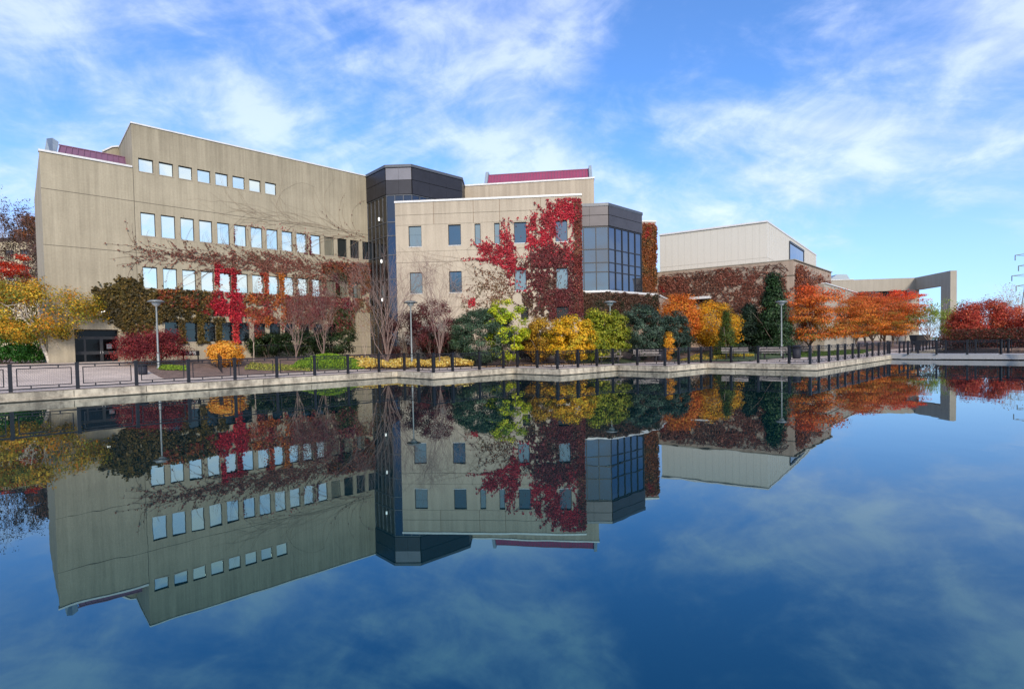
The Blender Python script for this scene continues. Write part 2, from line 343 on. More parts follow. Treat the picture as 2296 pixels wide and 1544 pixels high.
# canal wall: body, weathered ledge just above the water, coping
cw = empty('canal_wall', (0, 0, 0))
tag(cw, 'low weathered concrete wall stepping along the edge of the canal under the black railing', 'wall')
WO = XY(-60, 27.3)
def facestrip(mb, line, off0, off1, z0, z1):
    """strip between two offsets of the wall face line (positive = towards the water)"""
    def o(off):
        r = []
        for i, (u, v) in enumerate(line):
            r.append((u-off if 0 < i < len(line)-1 else u, v-off))
        return r
    A, B = o(off0), o(off1)
    pa = [(*XY(*q), z) for z in (z0, z1) for q in A]; pb = [(*XY(*q), z) for z in (z0, z1) for q in B]
    n = len(line)
    mb.add(pa+pb, [f for i in range(n-1) for f in ((2*n+i, 2*n+i+1, 3*n+i+1, 3*n+i), (n+i, 3*n+i, 3*n+i+1, n+i+1), (i, i+1, 2*n+i+1, 2*n+i))])
b = MB(); facestrip(b, FACE, -.45, 0, -1, .352); b.build('wall_body', M['canal'], cw)
b = MB(); facestrip(b, FACE, .002, .055, .035, .085); b.build('ledge', M['canal'], cw)
b = MB(); facestrip(b, FACE, .001, .006, -.3, .034); b.build('waterline_stain', M['joint'], cw)
b = MB()
for k in range(0, 130):
    pass
lines_ = [((u, FACE[1][1]), (0, -1)) for u in np.arange(-18, 16.5, 2.45)]
lines_ += [((u, 23.6-OFF), (0, -1)) for u in (19.3, 21.6)]+[((u, 19.75-OFF), (0, -1)) for u in (25, 27.1)]+[((u, 16.15-OFF), (0, -1)) for u in (30.6, 32.4)]+[((u, 9.75-OFF), (0, -1)) for u in np.arange(36, 60, 2.45)]
lines_ += [((17.0-OFF, 25.2), (-1, 0)), ((23.15-OFF, 21.5), (-1, 0)), ((28.8-OFF, 17.9), (-1, 0)), ((33.9-OFF, 14.0), (-1, 0)), ((33.9-OFF, 11.6), (-1, 0))]
for (q, d) in lines_:
    t_ = (-d[1], d[0]); w_ = .012
    c4 = [(q[0]+t_[0]*w_*s+d[0]*k_, q[1]+t_[1]*w_*s+d[1]*k_) for s, k_ in ((-1, -.01), (1, -.01), (1, .004), (-1, .004))]
    b.prism([tuple(XY(*c)) for c in c4], .09, .34)
b.build('wall_joint', M['joint'], cw)

# ---------------------------------------------------------------- railings
def post_mesh():
    m = MB(); m.box(-.062, .062, -.062, .062, 0, 1.08); m.box(-.075, .075, -.075, .075, 1.08, 1.11); m.box(-.08, .08, -.08, .08, 0, .015)
    return m
def panel_mesh(Lp):
    m = MB(); h = Lp/2
    m.box(-h+.05, h-.05, -.028, .028, 1.0, 1.05); m.box(-h+.05, h-.05, -.022, .022, .10, .145)
    x0 = h-.17
    m.box(-x0, x0, -.015, .015, .89, .925); m.box(-x0, x0, -.015, .015, .22, .255)
    m.box(-x0, -x0+.035, -.015, .015, .255, .89); m.box(x0-.035, x0, -.015, .015, .255, .89)
    for s in (-.5, .5):
        m.box(s*x0-.02, s*x0+.02, -.014, .014, .925, 1.0); m.box(s*x0-.02, s*x0+.02, -.014, .014, .145, .22)
    return m
def wire_mesh(Lp):
    m = MB(); x0 = Lp/2-.195; n = int(2*x0/.055)
    for i in range(1, n):
        x = -x0+2*x0*i/n; m.box(x-.0014, x+.0014, -.0014, .0014, .256, .889)
    for i in range(1, 12):
        z = .256+.633*i/12; m.box(-x0, x0, .0016, .0044, z-.0014, z+.0014)
    return m
def railing(name, label, pts, zf, wires=True, panels=True):
    """pts: world xy list; posts at each, panels between consecutive posts closer than 2.6 m"""
    root = tag(empty(name, (pts[0][0], pts[0][1], zf(pts[0]))), label, 'railing')
    p0 = np.array([pts[0][0], pts[0][1], zf(pts[0])]); post = pan = wir = None
    for i, p in enumerate(pts):
        a = pts[min(i+1, len(pts)-1)]; c = pts[max(i-1, 0)]; ang = math.atan2(a[1]-p[1], a[0]-p[0]) if i < len(pts)-1 else math.atan2(p[1]-c[1], p[0]-c[0])
        if post is None: post = o = post_mesh().build('post', M['black'], root)
        else: o = post.copy(); C.objects.link(o)
        o.parent = root; o.location = [float(p[0]-p0[0]), float(p[1]-p0[1]), float(zf(p)-p0[2])]; o.rotation_euler = (0, 0, ang)
        if i < len(pts)-1 and panels:
            q = pts[i+1]; d = math.hypot(q[0]-p[0], q[1]-p[1])
            if d > 3.2: continue
            if pan is None:
                pan = o = panel_mesh(2.0).build('rail_panel', M['black'], root)
                if wires: wir = wire_mesh(2.0).build('wire_mesh', M['black'], pan)
            else:
                o = pan.copy(); C.objects.link(o); o.parent = root
                if wires: wc = wir.copy(); C.objects.link(wc); wc.parent = o
            zq = zf(q); o.location = [float((p[0]+q[0])/2-p0[0]), float((p[1]+q[1])/2-p0[1]), float((zf(p)+zq)/2-p0[2])]
            o.rotation_euler = (0, -math.atan2(zq-zf(p), d), ang); o.scale = (d/2.0, 1, 1)
    return root
POSTS = [(-6.2, 27.3), (-4.25, 27.3), (-2.25, 27.3), (-.26, 27.3), (1.75, 27.3), (3.75, 27.3), (5.75, 27.3), (7.74, 27.3), (9.74, 27.3), (11.74, 27.3), (13.68, 27.3), (15.65, 27.3), (17.4, 27.3), (17.15, 25.4), (16.95, 23.62), (18.3, 23.62), (20.32, 23.62), (22.3, 23.62), (23.55, 23.62), (23.4, 21.75), (23.0, 19.78), (24.9, 19.78), (26.8, 19.78), (28.55, 19.78), (28.9, 18.2), (28.75, 16.2), (30.45, 16.2), (31.75, 16.2), (33.45, 16.2), (34.85, 16.2), (34.6, 14.7), (34.2, 12.85), (34.0, 11.0), (33.75, 9.8), (35.35, 9.8), (37.4, 9.8), (39.3, 9.8), (41.0, 9.8), (42.9, 9.8), (44.5, 9.8), (46.9, 9.8), (48.6, 9.8), (50.6, 9.8), (52.6, 9.8), (54.6, 9.8)]
railing('canal_railing', 'black steel railing with mesh panels zigzagging along the top of the canal wall', [XY(*q) for q in POSTS], lambda p: .352)
# footbridge deck and its two railings
BA = atz(1992, 794, .42)[:2]; BB = atz(2243, 794.2, .42)[:2]; bd = (BB-BA)/np.linalg.norm(BB-BA); bn = np.array([-bd[1], bd[0]])
if bn[0] < 0: bn = -bn
br = tag(empty('footbridge', (BA[0], BA[1], 0)), 'flat grey footbridge deck crossing the canal just above the water', 'bridge')
def brx(s, t): q = bd*s+bn*t; return (q[0], q[1])
b = MB(); b.prism([brx(-.4, 0), brx(30, 0), brx(30, 3.0), brx(-.4, 3.0)] if np.cross(bd, bn) > 0 else [brx(-.4, 3.0), brx(30, 3.0), brx(30, 0), brx(-.4, 0)], .06, .42); b.build('deck', M['bridge'], br)
b = MB(); b.prism([brx(9.4, .25), brx(11.0, .25), brx(11.0, 2.7), brx(9.4, 2.7)] if np.cross(bd, bn) > 0 else [brx(9.4, 2.7), brx(11, 2.7), brx(11, .25), brx(9.4, .25)], -1, .058); b.build('pier', M['black'], br)
near = [BA+bd*(s_)+bn*.12 for s_ in (1.62, 3.75, 5.9, 8.0, 10.1, 12.2)]
def bz(x): return atz(x, 794.2, .42)[:2]+bn*.12
near = [bz(2034.8), bz(2099), bz(2168), bz(2243.7), atz(2326, 795, .42)[:2]+bn*.12]
railing('bridge_railing', 'black railing along the near side of the footbridge', near, lambda p: .422)
far = [q+bn*2.7+bd*.15 for q in near]; far = [far[0]-bd*2.1]+far
railing('bridge_railing', 'black railing along the far side of the footbridge, behind the nearer one', far, lambda p: .422)
railing('distant_railing', 'long row of black railing posts shrinking into the distance past the bridge, along the canal', [XY(58.6+2.0*i, 9.8) for i in range(40)], lambda p: .352, wires=False)

# ---------------------------------------------------------------- buildings
def wall_open(mb, x0, x1, z0, z1, ops, y=0., dep=.22):
    xs = sorted({x0, x1, *[o[0] for o in ops], *[o[1] for o in ops]}); zs = sorted({z0, z1, *[o[2] for o in ops], *[o[3] for o in ops]})
    xs = [x for x in xs if x0 <= x <= x1]; zs = [z for z in zs if z0 <= z <= z1]
    for i in range(len(xs)-1):
        for j in range(len(zs)-1):
            cx_, cz_ = (xs[i]+xs[i+1])/2, (zs[j]+zs[j+1])/2
            if any(o[0] < cx_ < o[1] and o[2] < cz_ < o[3] for o in ops): continue
            mb.add([(xs[i], y, zs[j]), (xs[i+1], y, zs[j]), (xs[i+1], y, zs[j+1]), (xs[i], y, zs[j+1])], [(0, 1, 2, 3)])
    for (a, c, d, e) in ops:
        f = y+dep
        mb.add([(a, y, d), (c, y, d), (c, y, e), (a, y, e), (a, f, d), (c, f, d), (c, f, e), (a, f, e)], [(0, 4, 5, 1), (1, 5, 6, 2), (2, 6, 7, 3), (3, 7, 4, 0)])
def shell(mb, x0, x1, z0, z1, y0, y1):   # box without its front face
    mb.add([(x0, y0, z0), (x1, y0, z0), (x1, y1, z0), (x0, y1, z0), (x0, y0, z1), (x1, y0, z1), (x1, y1, z1), (x0, y1, z1)], [(4, 5, 6, 7), (1, 2, 6, 5), (2, 3, 7, 6), (3, 0, 4, 7)])
def window(parent, o, gm, y=0., fw_=.045, mull=None, dep=.12, sill=None):
    m = MB(); a, c, d, e = o; f0, f1 = y+dep, y+dep+.06
    m.box(a+.002, a+fw_, f0, f1, d+.002, e-.002); m.box(c-fw_, c-.002, f0, f1, d+.002, e-.002); m.box(a+fw_, c-fw_, f0, f1, d+.002, d+fw_); m.box(a+fw_, c-fw_, f0, f1, e-fw_*1.4, e-.002)
    if mull: m.box(a+fw_, c-fw_, f0+.01, f1-.01, d+(e-d)*mull-.015, d+(e-d)*mull+.015)
    w_ = m.build('window', M['frame'], parent)
    p = MB(); yy = y+dep+.036; sk = [random.uniform(-.011, .011) for _ in range(3)]; p.add([(a+.02, yy+sk[0], d+.02), (c-.02, yy+sk[1], d+.02), (c-.02, yy+sk[1]+sk[2], e-.02), (a+.02, yy+sk[0]+sk[2], e-.02)], [(0, 1, 2, 3)]); p.box(a+.02, c-.02, yy+.03, yy+.035, d+.02, e-.02); p.build('pane', gm, w_)
    if sill: boxp('sill', sill, w_, a-.02, c+.02, y-.03, y+.115, d-.055, d-.001)
    return w_
# ---- left wing, local X along the facade, Y into the building
def wingloc(u): return XY(u, 44.0)
def framed(name, p, az):
    return empty(name, (p[0], p[1], 0), R(90-az))
def local(root_p, az, x, y):    # pixel -> (s, z) on a facade plane
    q = onplane(x, y, root_p, az); d = np.array([math.sin(R(az)), math.cos(R(az))]); return float((q[:2]-root_p)@d), float(q[2])
wp = XY(0, 44.0); wing = tag(framed('office_wing', wp, AZ), 'long grey concrete wing at the left with rows of small square mirror windows', 'building')
UL, US, UR = 1.42, 6.32, 24.45; ZT, ZS = 17.75, 14.68
WU = [6.655+1.2265*k for k in range(15)]
rows = [(14.53, 15.47, range(0, 8)), (10.03, 11.68, range(0, 15)), (6.33, 7.86, range(0, 14)), (2.5, 4.0, range(1, 12))]
ops = [(WU[k], WU[k]+.89, a, c) for (a, c, ks) in rows for k in ks]
DOOR = (2.76, 5.12, .9, 3.40)
b = MB(); wall_open(b, US, UR+1.5, -.5, ZT, ops); shell(b, US, UR+1.5, -.5, ZT, 0, 16)
wall_open(b, UL, US-.004, -.5, ZS, [DOOR], dep=.9); shell(b, UL, US-.004, -.5, ZS, 0, 14)
b.build('wall', M['conc'], wing)
b = MB(); b.box(US-.03, UR+1.5, -.06, .3, ZT+.002, ZT+.10); b.box(UL-.05, US-.035, -.07, .35, ZS+.002, ZS+.13); b.box(US-.04, US+.001, -.02, 16, ZT+.002, ZT+.1); b.build('coping', M['coping'], wing)
b = MB()
for z in (12.35, 8.78): b.box(UL-.004, UR, -.004, .01, z, z+.035)
b.box(US-.012, US+.018, -.006, .01, 1, ZS); b.box(UL+.1, UL+3, -.004, .01, 4.9, 4.93)
b.build('joint', M['joint'], wing)
for (a, c, ks) in rows:
    for k in ks:
        o = (WU[k], WU[k]+.89, a, c)
        gm = M['win'] if c > 5 else M['low']
        if k >= 12 and c > 8: gm = M['win2']
        window(wing, o, gm, mull=.62 if c < 5 else None, sill=M['conc2'])
# entrance doors in a deep recess
dr = boxp('door', M['frame'], wing, DOOR[0]+.02, DOOR[1]-.02, .62, .70, 1.18, 3.38)
for (a, c) in ((DOOR[0]+.05, DOOR[0]+.50), (DOOR[0]+.62, DOOR[0]+1.36), (DOOR[0]+1.55, DOOR[0]+2.27)):
    boxp('door_glass', M['doorgl'], dr, a, c, .60, .617, 1.95, 2.75); boxp('door_glass', M['doorgl'], dr, a, c, .60, .617, 1.28, 1.72)
boxp('transom_glass', M['doorgl'], dr, DOOR[0]+.05, DOOR[1]-.05, .60, .617, 2.95, 3.3)
for s_ in (0, 1):
    hb = MB(); x_ = DOOR[0]+1.40+s_*.10; hb.tube([(x_, .615, 1.78), (x_, .54, 1.78), (x_+(.035 if s_ else -.035), .54, 1.84), (x_, .54, 1.92), (x_, .615, 1.92)], [.016]*5, 8); hb.build('door_handle', M['coping'], dr)
boxp('door_notice', M['litpanel'], dr, DOOR[0]+1.74, DOOR[0]+2.03, .585, .598, 2.1, 2.42)
boxp('entrance_light', plain('lit_fitting', (.9, .9, .85), .5, emis=(1, .95, .85, 1.2)), wing, 4.15, 4.42, -.12, -.002, 4.55, 4.68)
boxp('entrance_step', M['conc2'], wing, DOOR[0]-.3, DOOR[1]+.3, -1.0, .6, .9, 1.17)
# standing seam mansard behind the low parapet
rp = MB(); p_a = local(XY(0, 46.0), AZ, 128, 339); p_b = local(XY(0, 47.6), AZ, 145, 322); zt_ = local(XY(0, 47.2), AZ, 145, 324)[1]-.12
x0m = 2.15; rp.add([(x0m, 1.6, ZS-.6), (US+.3, 1.6, ZS-.6), (US+.3, 3.2, zt_), (x0m+.45, 3.2, zt_), (x0m, 6, ZS-.6), (US+.3, 6, ZS-.6)], [(0, 1, 2, 3), (3, 2, 5, 4), (0, 3, 4), (1, 5, 2)])
rf = rp.build('roof', M['purple'], wing)
rb = MB()
for i in range(12):
    x = x0m+.05+i*.36; xt = x0m+.45+(x-x0m)*(US+.3-x0m-.45)/(US+.3-x0m); rb.bar((x, 1.585, ZS-.6), (xt, 3.19, zt_+.02), .035, .06)
rb.bar((x0m+.4, 3.2, zt_+.02), (US, 3.2, zt_+.02), .12, .06); rb.build('roof_seam', M['purple'], rf)
ck = MB(); ck.add([(x0m-.55, 1.3, ZS-.4), (x0m-.02, 1.3, ZS-.4), (x0m+.42, 3.3, zt_+.25), (x0m+.10, 3.3, zt_+.45), (x0m-.25, 2.6, zt_+.1), (x0m-.55, 6, ZS-.4), (x0m-.02, 6, ZS-.4), (x0m+.42, 5.0, zt_+.25), (x0m+.1, 5.0, zt_+.45)], [(0, 1, 2, 3, 4), (1, 6, 7, 2), (3, 2, 7, 8), (0, 4, 3, 8, 5), (5, 8, 7, 6)]); ck.build('roof_end', M['cheek'], wing)
a_ = [local(XY(0, 50.0), AZ, x, y) for x, y in ((229, 341), (251, 331), (273, 329), (275, 362), (229, 362))]
b = MB(); n_ = len(a_); b.add([(s, 6, z) for s, z in a_]+[(s, 10, z) for s, z in a_], [tuple(range(n_-1, -1, -1)), (0, 1, n_+1, n_), (1, 2, n_+2, n_+1), (2, 3, n_+3, n_+2)]); b.build('stair_tower', M['conc'], wing)
b = MB()
for i in (0, 1): b.bar((a_[i][0], 5.98, a_[i][1]+.05), (a_[i+1][0], 5.98, a_[i+1][1]+.05), .12, .1)
b.build('stair_tower_coping', M['coping'], wing)

# ---- glazed octagonal towers
def octtower(name, label, pts, z0, bands, zl, ncols, mats, trimz):
    """pts: footprint corners in world xy (front faces first, counter-clockwise seen from above reversed); bands: list (z0,z1,mat)"""
    c0 = pts[0]; root = tag(empty(name, (c0[0], c0[1], 0)), label, 'building')
    P = [np.array(q)-c0 for q in pts]
    for i in range(len(P)-1):
        a, c = P[i], P[i+1]; d = c-a; Ln = np.linalg.norm(d); az = math.degrees(math.atan2(d[0], d[1]))
        if i >= len(mats) or mats[i] is None: continue
        fr = MB(); gl = MB(); ang = R(90-az)
        g0, g1 = zl[0], zl[-1]; n = ncols[i]
        for k in range(n+1):
            x = Ln*k/n; fr.box(x-.035 if k else 0, x+.035 if k < n else Ln, -.05, .06, g0, g1)
        for z in zl: fr.box(.0, Ln, -.035, .055, z-.04, z+.04)
        gl.box(0.02, Ln-.02, .02, .04, g0, g1)
        o = fr.build('mullion', M['trim'] if name == 'glass_stair_tower' else M['frame'], root); o.location = (a[0], a[1], 0); o.rotation_euler = (0, 0, ang)
        o2 = gl.build('glazing', mats[i], root); o2.location = (a[0], a[1], 0); o2.rotation_euler = (0, 0, ang)
        for (za, zb, bm) in bands:
            q = MB(); nn = max(2, n//2)
            for k in range(nn): q.box(Ln*k/nn+.006, Ln*(k+1)/nn-.006, -.10, .05, za+.02, zb-.02)
            mm = bm[i] if isinstance(bm, (list, tuple)) else bm
            o = q.build('panel', mm, root); o.location = (a[0], a[1], 0); o.rotation_euler = (0, 0, ang)
    # solid core, roof and roof trim
    cen = sum(P)/len(P)
    core = MB(); core.prism([tuple(q+(cen-q)*.03) for q in P][::-1] if poly_area(P) < 0 else [tuple(q+(cen-q)*.03) for q in P], z0, trimz-.25); core.build('core', M['dkpanel'], root)
    tr = MB(); OP = [q+(q-cen)/np.linalg.norm(q-cen)*.16 for q in P]; OP = OP[::-1] if poly_area(P) < 0 else OP
    tr.prism([tuple(q) for q in OP], trimz-.24, trimz); tr.build('roof', M['trim'], root)
    return root
def poly_area(P): return sum(P[i][0]*P[(i+1) % len(P)][1]-P[(i+1) % len(P)][0]*P[i][1] for i in range(len(P)))
t0 = XY(UR+.02, 44.0); t1 = XY(UR+.02, 40.6); t2 = onplane(922, 369.8, t1, 92.3)[:2]; t3 = onplane(1034, 404.4, t2, 47.3)[:2]; t4 = onplane(1043, 424, t3, 2.3)[:2]
t5 = t4+np.array([math.sin(R(-42.7)), math.cos(R(-42.7))])*3.0
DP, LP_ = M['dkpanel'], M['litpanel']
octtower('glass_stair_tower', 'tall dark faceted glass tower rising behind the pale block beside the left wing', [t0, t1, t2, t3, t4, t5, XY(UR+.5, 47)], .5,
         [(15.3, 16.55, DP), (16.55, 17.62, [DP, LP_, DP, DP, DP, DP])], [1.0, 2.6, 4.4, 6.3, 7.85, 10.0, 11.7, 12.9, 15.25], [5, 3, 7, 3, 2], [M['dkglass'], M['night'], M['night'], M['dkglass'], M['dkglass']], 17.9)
tw = C.objects['glass_stair_tower'] if 'glass_stair_tower' in C.objects else None
for (x, y) in ((852.5, 492), (858, 586), (860, 672)):
    q = onplane(x, y, XY(UR, 0), 137.3); d_ = XY(-.12, 0); o = MB(); o.lathe([(.02, -.16), (.08, -.12), (.08, .12), (.02, .16)], 10)
    o = o.build('interior_lamp', plain('lit_lamp', (1, 1, 1), emis=(1, .97, .9, .7)), tw); o.location = (q[0]+d_[0]-t0[0], q[1]+d_[1]-t0[1], q[2])  # lamps inside the tower seen through the glass, placed just outside it
# ---- pale concrete block with the crimson ivy
BAZ = 94.5; bp = atY(885.5, 457, 43.0)[:2]; block = tag(framed('pale_block', bp, BAZ), 'three-storey pale concrete block with crimson creeper on its right half', 'building')
bl = lambda x, y: local(bp, BAZ, x, y)
BL_ = bl(1303, 438)[0]; ZB = 13.62
def z5(x, y): return (800+x/3.376, 360+y/3.376)
def opn(x0, x1, ya, yb, z0, z1):
    return (bl(*z5(x0, (ya+yb)/2))[0], bl(*z5(x1, (ya+yb)/2))[0], z0, z1)
T, Bt = (10.03, 11.71), (6.2, 7.92)
bops = [opn(392, 490, 497, 660, *T), opn(692, 788, 484, 648, *T), opn(892, 937, 473, 638, *T), opn(1040, 1083, 470, 633, *T), opn(1190, 1285, 465, 630, *T), opn(1503, 1595, 458, 620, *T),
        opn(402, 497, 848, 1010, *Bt), opn(699, 795, 839, 1003, *Bt), opn(1195, 1285, 840, 985, *Bt), opn(1508, 1600, 830, 975, *Bt)]
vops = [(bl(1168, 700)[0], bl(1185, 700)[0], bl(1176, 716)[1], bl(1176, 690)[1]), (bl(1247, 700)[0], bl(1277, 700)[0], bl(1260, 716)[1], bl(1260, 686)[1])]
b = MB(); wall_open(b, 0, BL_, -.5, ZB, bops+vops, dep=.2); shell(b, 0, BL_, -.5, ZB, 0, 5.0); b.build('wall', M['conc2'], block)
b = MB(); b.box(-.05, BL_+.05, -.06, .35, ZB+.002, ZB+.16); b.box(BL_-.3, BL_+.05, .36, 5, ZB+.002, ZB+.16); b.build('coping', M['coping'], block)
b = MB()
for z in (12.6, 8.72): b.box(0, BL_, -.004, .01, z, z+.03)
b.box(-.004, BL_, -.003, .01, 11.78, 11.8); b.box(-.004, BL_, -.003, .01, 9.6, 9.62); b.build('joint', M['joint'], block)
b = MB()
for x in (972, 1061, 1120, 1212): s_ = bl(x, 470)[0]; b.box(s_-.03, s_+.03, -.003, .01, 11.8, ZB)
b.build('repair_strip', M['vine_pale'], block)
bg_ = [M['blind'], M['win2'], M['blind'], M['blind'], M['win2'], M['grey_gl'], M['blind'], M['win2'], M['blind'], M['blind']]
for o, g in zip(bops, bg_): window(block, o, g, sill=M['coping'])
b = MB(); o = bops[0]; b.box(o[0]+.04, o[1]-.04, .135, .148, 11.0, 11.66); b.build('roller_blind', M['blind'], block)
for o in vops:
    b = MB(); b.box(o[0], o[1], .15, .17, o[2], o[3])
    for k in range(7):
        z = o[2]+(o[3]-o[2])*(k+.5)/7; b.box(o[0], o[1], .02, .14, z-.02, z+.01)
    b.build('louvre', M['frame'], block)
# ---- upper block and its magenta roof, behind
up0 = atz(1043, 418, 17.8)[:2]; up1 = atz(1331.7, 400.6, 17.8)[:2]; uaz = math.degrees(math.atan2(*(up1-up0))); upb = tag(framed('upper_block', up0, uaz), 'tall concrete block behind, carrying a magenta metal roof above the white coping', 'building')
UL2 = float(np.linalg.norm(up1-up0)); b = MB(); b.box(-3.5, UL2, 0, 14, -.5, 17.8); b.build('wall', M['conc2'], upb)
b = MB(); b.box(-3.5, UL2+.06, -.07, .4, 17.802, 17.95); b.box(UL2-.3, UL2+.06, .401, 14, 17.802, 17.95); b.build('coping', M['coping'], upb)
ul = lambda x, y, back: local(up0+np.array([math.sin(R(uaz-90)), math.cos(R(uaz-90))])*back, uaz, x, y)
a0, a1 = ul(1092, 400, 2.2)[0], ul(1321, 390, 2.2)[0]; zt2 = ul(1200, 387, 3.6)[1]
b = MB(); b.add([(a0, 1.6, 17.3), (a1, 1.6, 17.3), (a1, 3.6, zt2), (a0, 3.6, zt2), (a0, 7, 17.3), (a1, 7, 17.3)], [(0, 1, 2, 3), (3, 2, 5, 4), (0, 3, 4), (1, 5, 2)]); rf = b.build('roof', M['magenta'], upb)
b = MB()
for i in range(34): x = a0+(a1-a0)*i/33; b.bar((x, 1.59, 17.3), (x, 3.59, zt2+.02), .03, .05)
b.bar((a0, 3.6, zt2+.03), (a1, 3.6, zt2+.03), .1, .07); b.build('roof_seam', M['purple'], rf)
for x, s_ in ((a0, -1), (a1, 1)):
    b = MB(); xa, xb = (x-.32, x-.01) if s_ < 0 else (x+.01, x+.32)
    b.add([(xa, 1.2, 17.3), (xb, 1.2, 17.3), (xb, 3.4, zt2+.32), (xa, 3.4, zt2+.32), (xa, 7.2, 17.3), (xb, 7.2, 17.3), (xb, 4.2, zt2+.32), (xa, 4.2, zt2+.32)], [(0, 1, 2, 3), (3, 2, 6, 7), (7, 6, 5, 4), (1, 5, 6, 2), (0, 3, 7, 4)]); b.build('roof_end', M['cheek'], upb)
# ---- second glazed tower on the ivy podium
q0 = bp+np.array([math.sin(R(BAZ)), math.cos(R(BAZ))])*(BL_-.6)+np.array([0, 1.6]); q1 = onplane(1362.8, 455.4, q0, 94.5)[:2]; q2 = onplane(1437, 480, q1, 47.3)[:2]
ztw = float(onplane(1362.8, 455.4, q0, 94.5)[2]); q3 = q2+np.array([math.sin(R(2.3)), math.cos(R(2.3))])*3.2; q4 = q3+np.array([-5.0, 2.5])
zs_ = [onplane(1362.8, y, q1, 94.5)[2] for y in (652, 609, 588, 558, 508, 482, 465)]
octtower('glass_corner_tower', 'low faceted glass tower tinted with cloud-grey and sky-blue reflections beside the creeper-covered corner', [q0, q1, q2, q3, q4, q0+np.array([-.1, 4.])], .5,
         [(zs_[4]+.05, zs_[5], M['dkpanel2']), (zs_[5], zs_[6]+.15, M['dkpanel2'])], [zs_[0], zs_[1], zs_[2], zs_[3], zs_[4]], [3, 5, 3, 2], [M['grey_gl'], M['blue'], M['dkglass'], M['dkglass']], ztw)
# podium
pz = float(onplane(1310, 656, q0+np.array([0, -1.0]), 94.5)[2])
k0 = q0+np.array([.2, -.9]); k1 = onplane(1366, 652, k0, 94.5)[:2]; k2 = atz(1474, 662.5, pz)[:2]
pod = tag(empty('ivy_podium', (k0[0], k0[1], 0)), 'low podium under the corner tower with white coping, hidden in brown ivy', 'building')
ka = [k0, k1, k2, k2+np.array([2.5, 5.]), k0+np.array([0, 5.])]
b = MB(); b.prism([tuple(q-k0) for q in ka], -.5, pz); b.build('wall', M['conc3'], pod)
b = MB(); ce = sum(ka)/5; b.prism([tuple(q-k0+(q-ce)/np.linalg.norm(q-ce)*.1) for q in ka], pz+.002, pz+.16); b.build('coping', M['coping'], pod)
# pillar
pl0 = atY(1437, 498, 49.5)[:2]; pl1 = atY(1470, 497.7, 50.0)[:2]; pzt = float(atY(1470, 498, 50)[2])
pil = tag(empty('ivy_pillar', (pl0[0], pl0[1], 0)), 'tall concrete fin wall covered in rusty ivy right of the corner tower', 'building')
b = MB(); d_ = pl1-pl0; b.prism([(-1.5, 0), tuple(d_), (d_[0]+.8, d_[1]+5), (-1.5, 5)], -.5, pzt); b.build('wall', M['conc3'], pil)
b = MB(); b.prism([(-1.55, -.05), (d_[0]+.05, d_[1]-.05), (d_[0]+.85, d_[1]+5), (-1.55, 5)], pzt+.002, pzt+.13); b.build('coping', M['coping'], pil)
# ---- white clad hall on its concrete base
W = [atz(1479, 528.7, 14.5)[:2], atz(1720, 498, 14.5)[:2], atz(1830, 573.2, 14.5)[:2]]
hall = tag(framed('white_hall', W[0], math.degrees(math.atan2(*(W[1]-W[0])))), 'windowless hall clad in pale vertical panels above an ivy-streaked concrete base', 'building')
def hloc(q): d = q-W[0]; a = math.atan2(*(W[1]-W[0])); ex = np.array([math.sin(a), math.cos(a)]); ey = np.array([-ex[1], ex[0]]); return (float(d@ex), float(d@ey))
hp = [hloc(q) for q in W]; hp.append((hp[2][0]-hp[1][0]+hp[0][0]-1, hp[2][1]))
b = MB(); b.prism(hp, 7.0, 14.5); b.build('wall', M['white'], hall)
b = MB(); hc = np.mean(hp, axis=0)
b.prism([tuple(np.array(q)+(np.array(q)-hc)/np.linalg.norm(np.array(q)-hc)*.15) for q in hp], 14.502, 14.68); b.build('roof_edge', M['coping'], hall)
b = MB(); Lh = hp[1][0]
for i in range(1, 16): b.box(Lh*i/16-.012, Lh*i/16+.012, -.006, .01, 7, 14.5)
b.box(0, Lh, -.014, .01, 10.7, 10.75)
dR = np.array(hp[2])-np.array(hp[1]); LR = np.linalg.norm(dR); dR /= LR; nR = np.array([dR[1], -dR[0]])
for i in range(1, 30):
    q = np.array(hp[1])+dR*LR*i/30; b.bar((q[0]+nR[0]*.0, q[1]+nR[1]*.0, 7), (q[0], q[1], 14.5), .04, .03)
q, q_ = np.array(hp[1]), np.array(hp[2]); b.bar((*q, 10.7), (*q_, 10.7), .03, .05)
b.build('cladding_joint', plain('cladding_groove', (.43, .41, .36), .8), hall)
fa, fb = np.array(hp[1])+dR*LR*.36, np.array(hp[1])+dR*LR*.66   # tall side window with small fins below
b = MB(); b.prism([tuple(fa), tuple(fa+nR*.08), tuple(fb+nR*.08), tuple(fb)][::-1] if poly_area([fa, fa+nR*.08, fb+nR*.08, fb]) < 0 else [tuple(fa), tuple(fa+nR*.08), tuple(fb+nR*.08), tuple(fb)], 8.4, 13.9); wn = b.build('window', M['blue'], hall)
b = MB()
for t_ in np.linspace(0, 1, 9): q = fa+(fb-fa)*t_+nR*.1; b.bar((*q, 8.4), (*q, 10.0 if 0 < t_ < 1 else 13.9), .08, .08)
b.bar((*(fa+nR*.1), 13.9), (*(fb+nR*.1), 13.9), .12, .25); b.build('window_fin', M['frame'], wn)
hb = [atz(1476, 611, 9.2)[:2], atz(1778.7, 582.6, 9.2)[:2], atz(1863.8, 611.3, 9.2)[:2]]
hb[0] = hb[0]+(hb[0]-hb[1])*.15
hz = tag(framed('hall_base', hb[0], math.degrees(math.atan2(*(hb[1]-hb[0])))), 'broad concrete base block below the white hall, streaked with brown creeper', 'building')
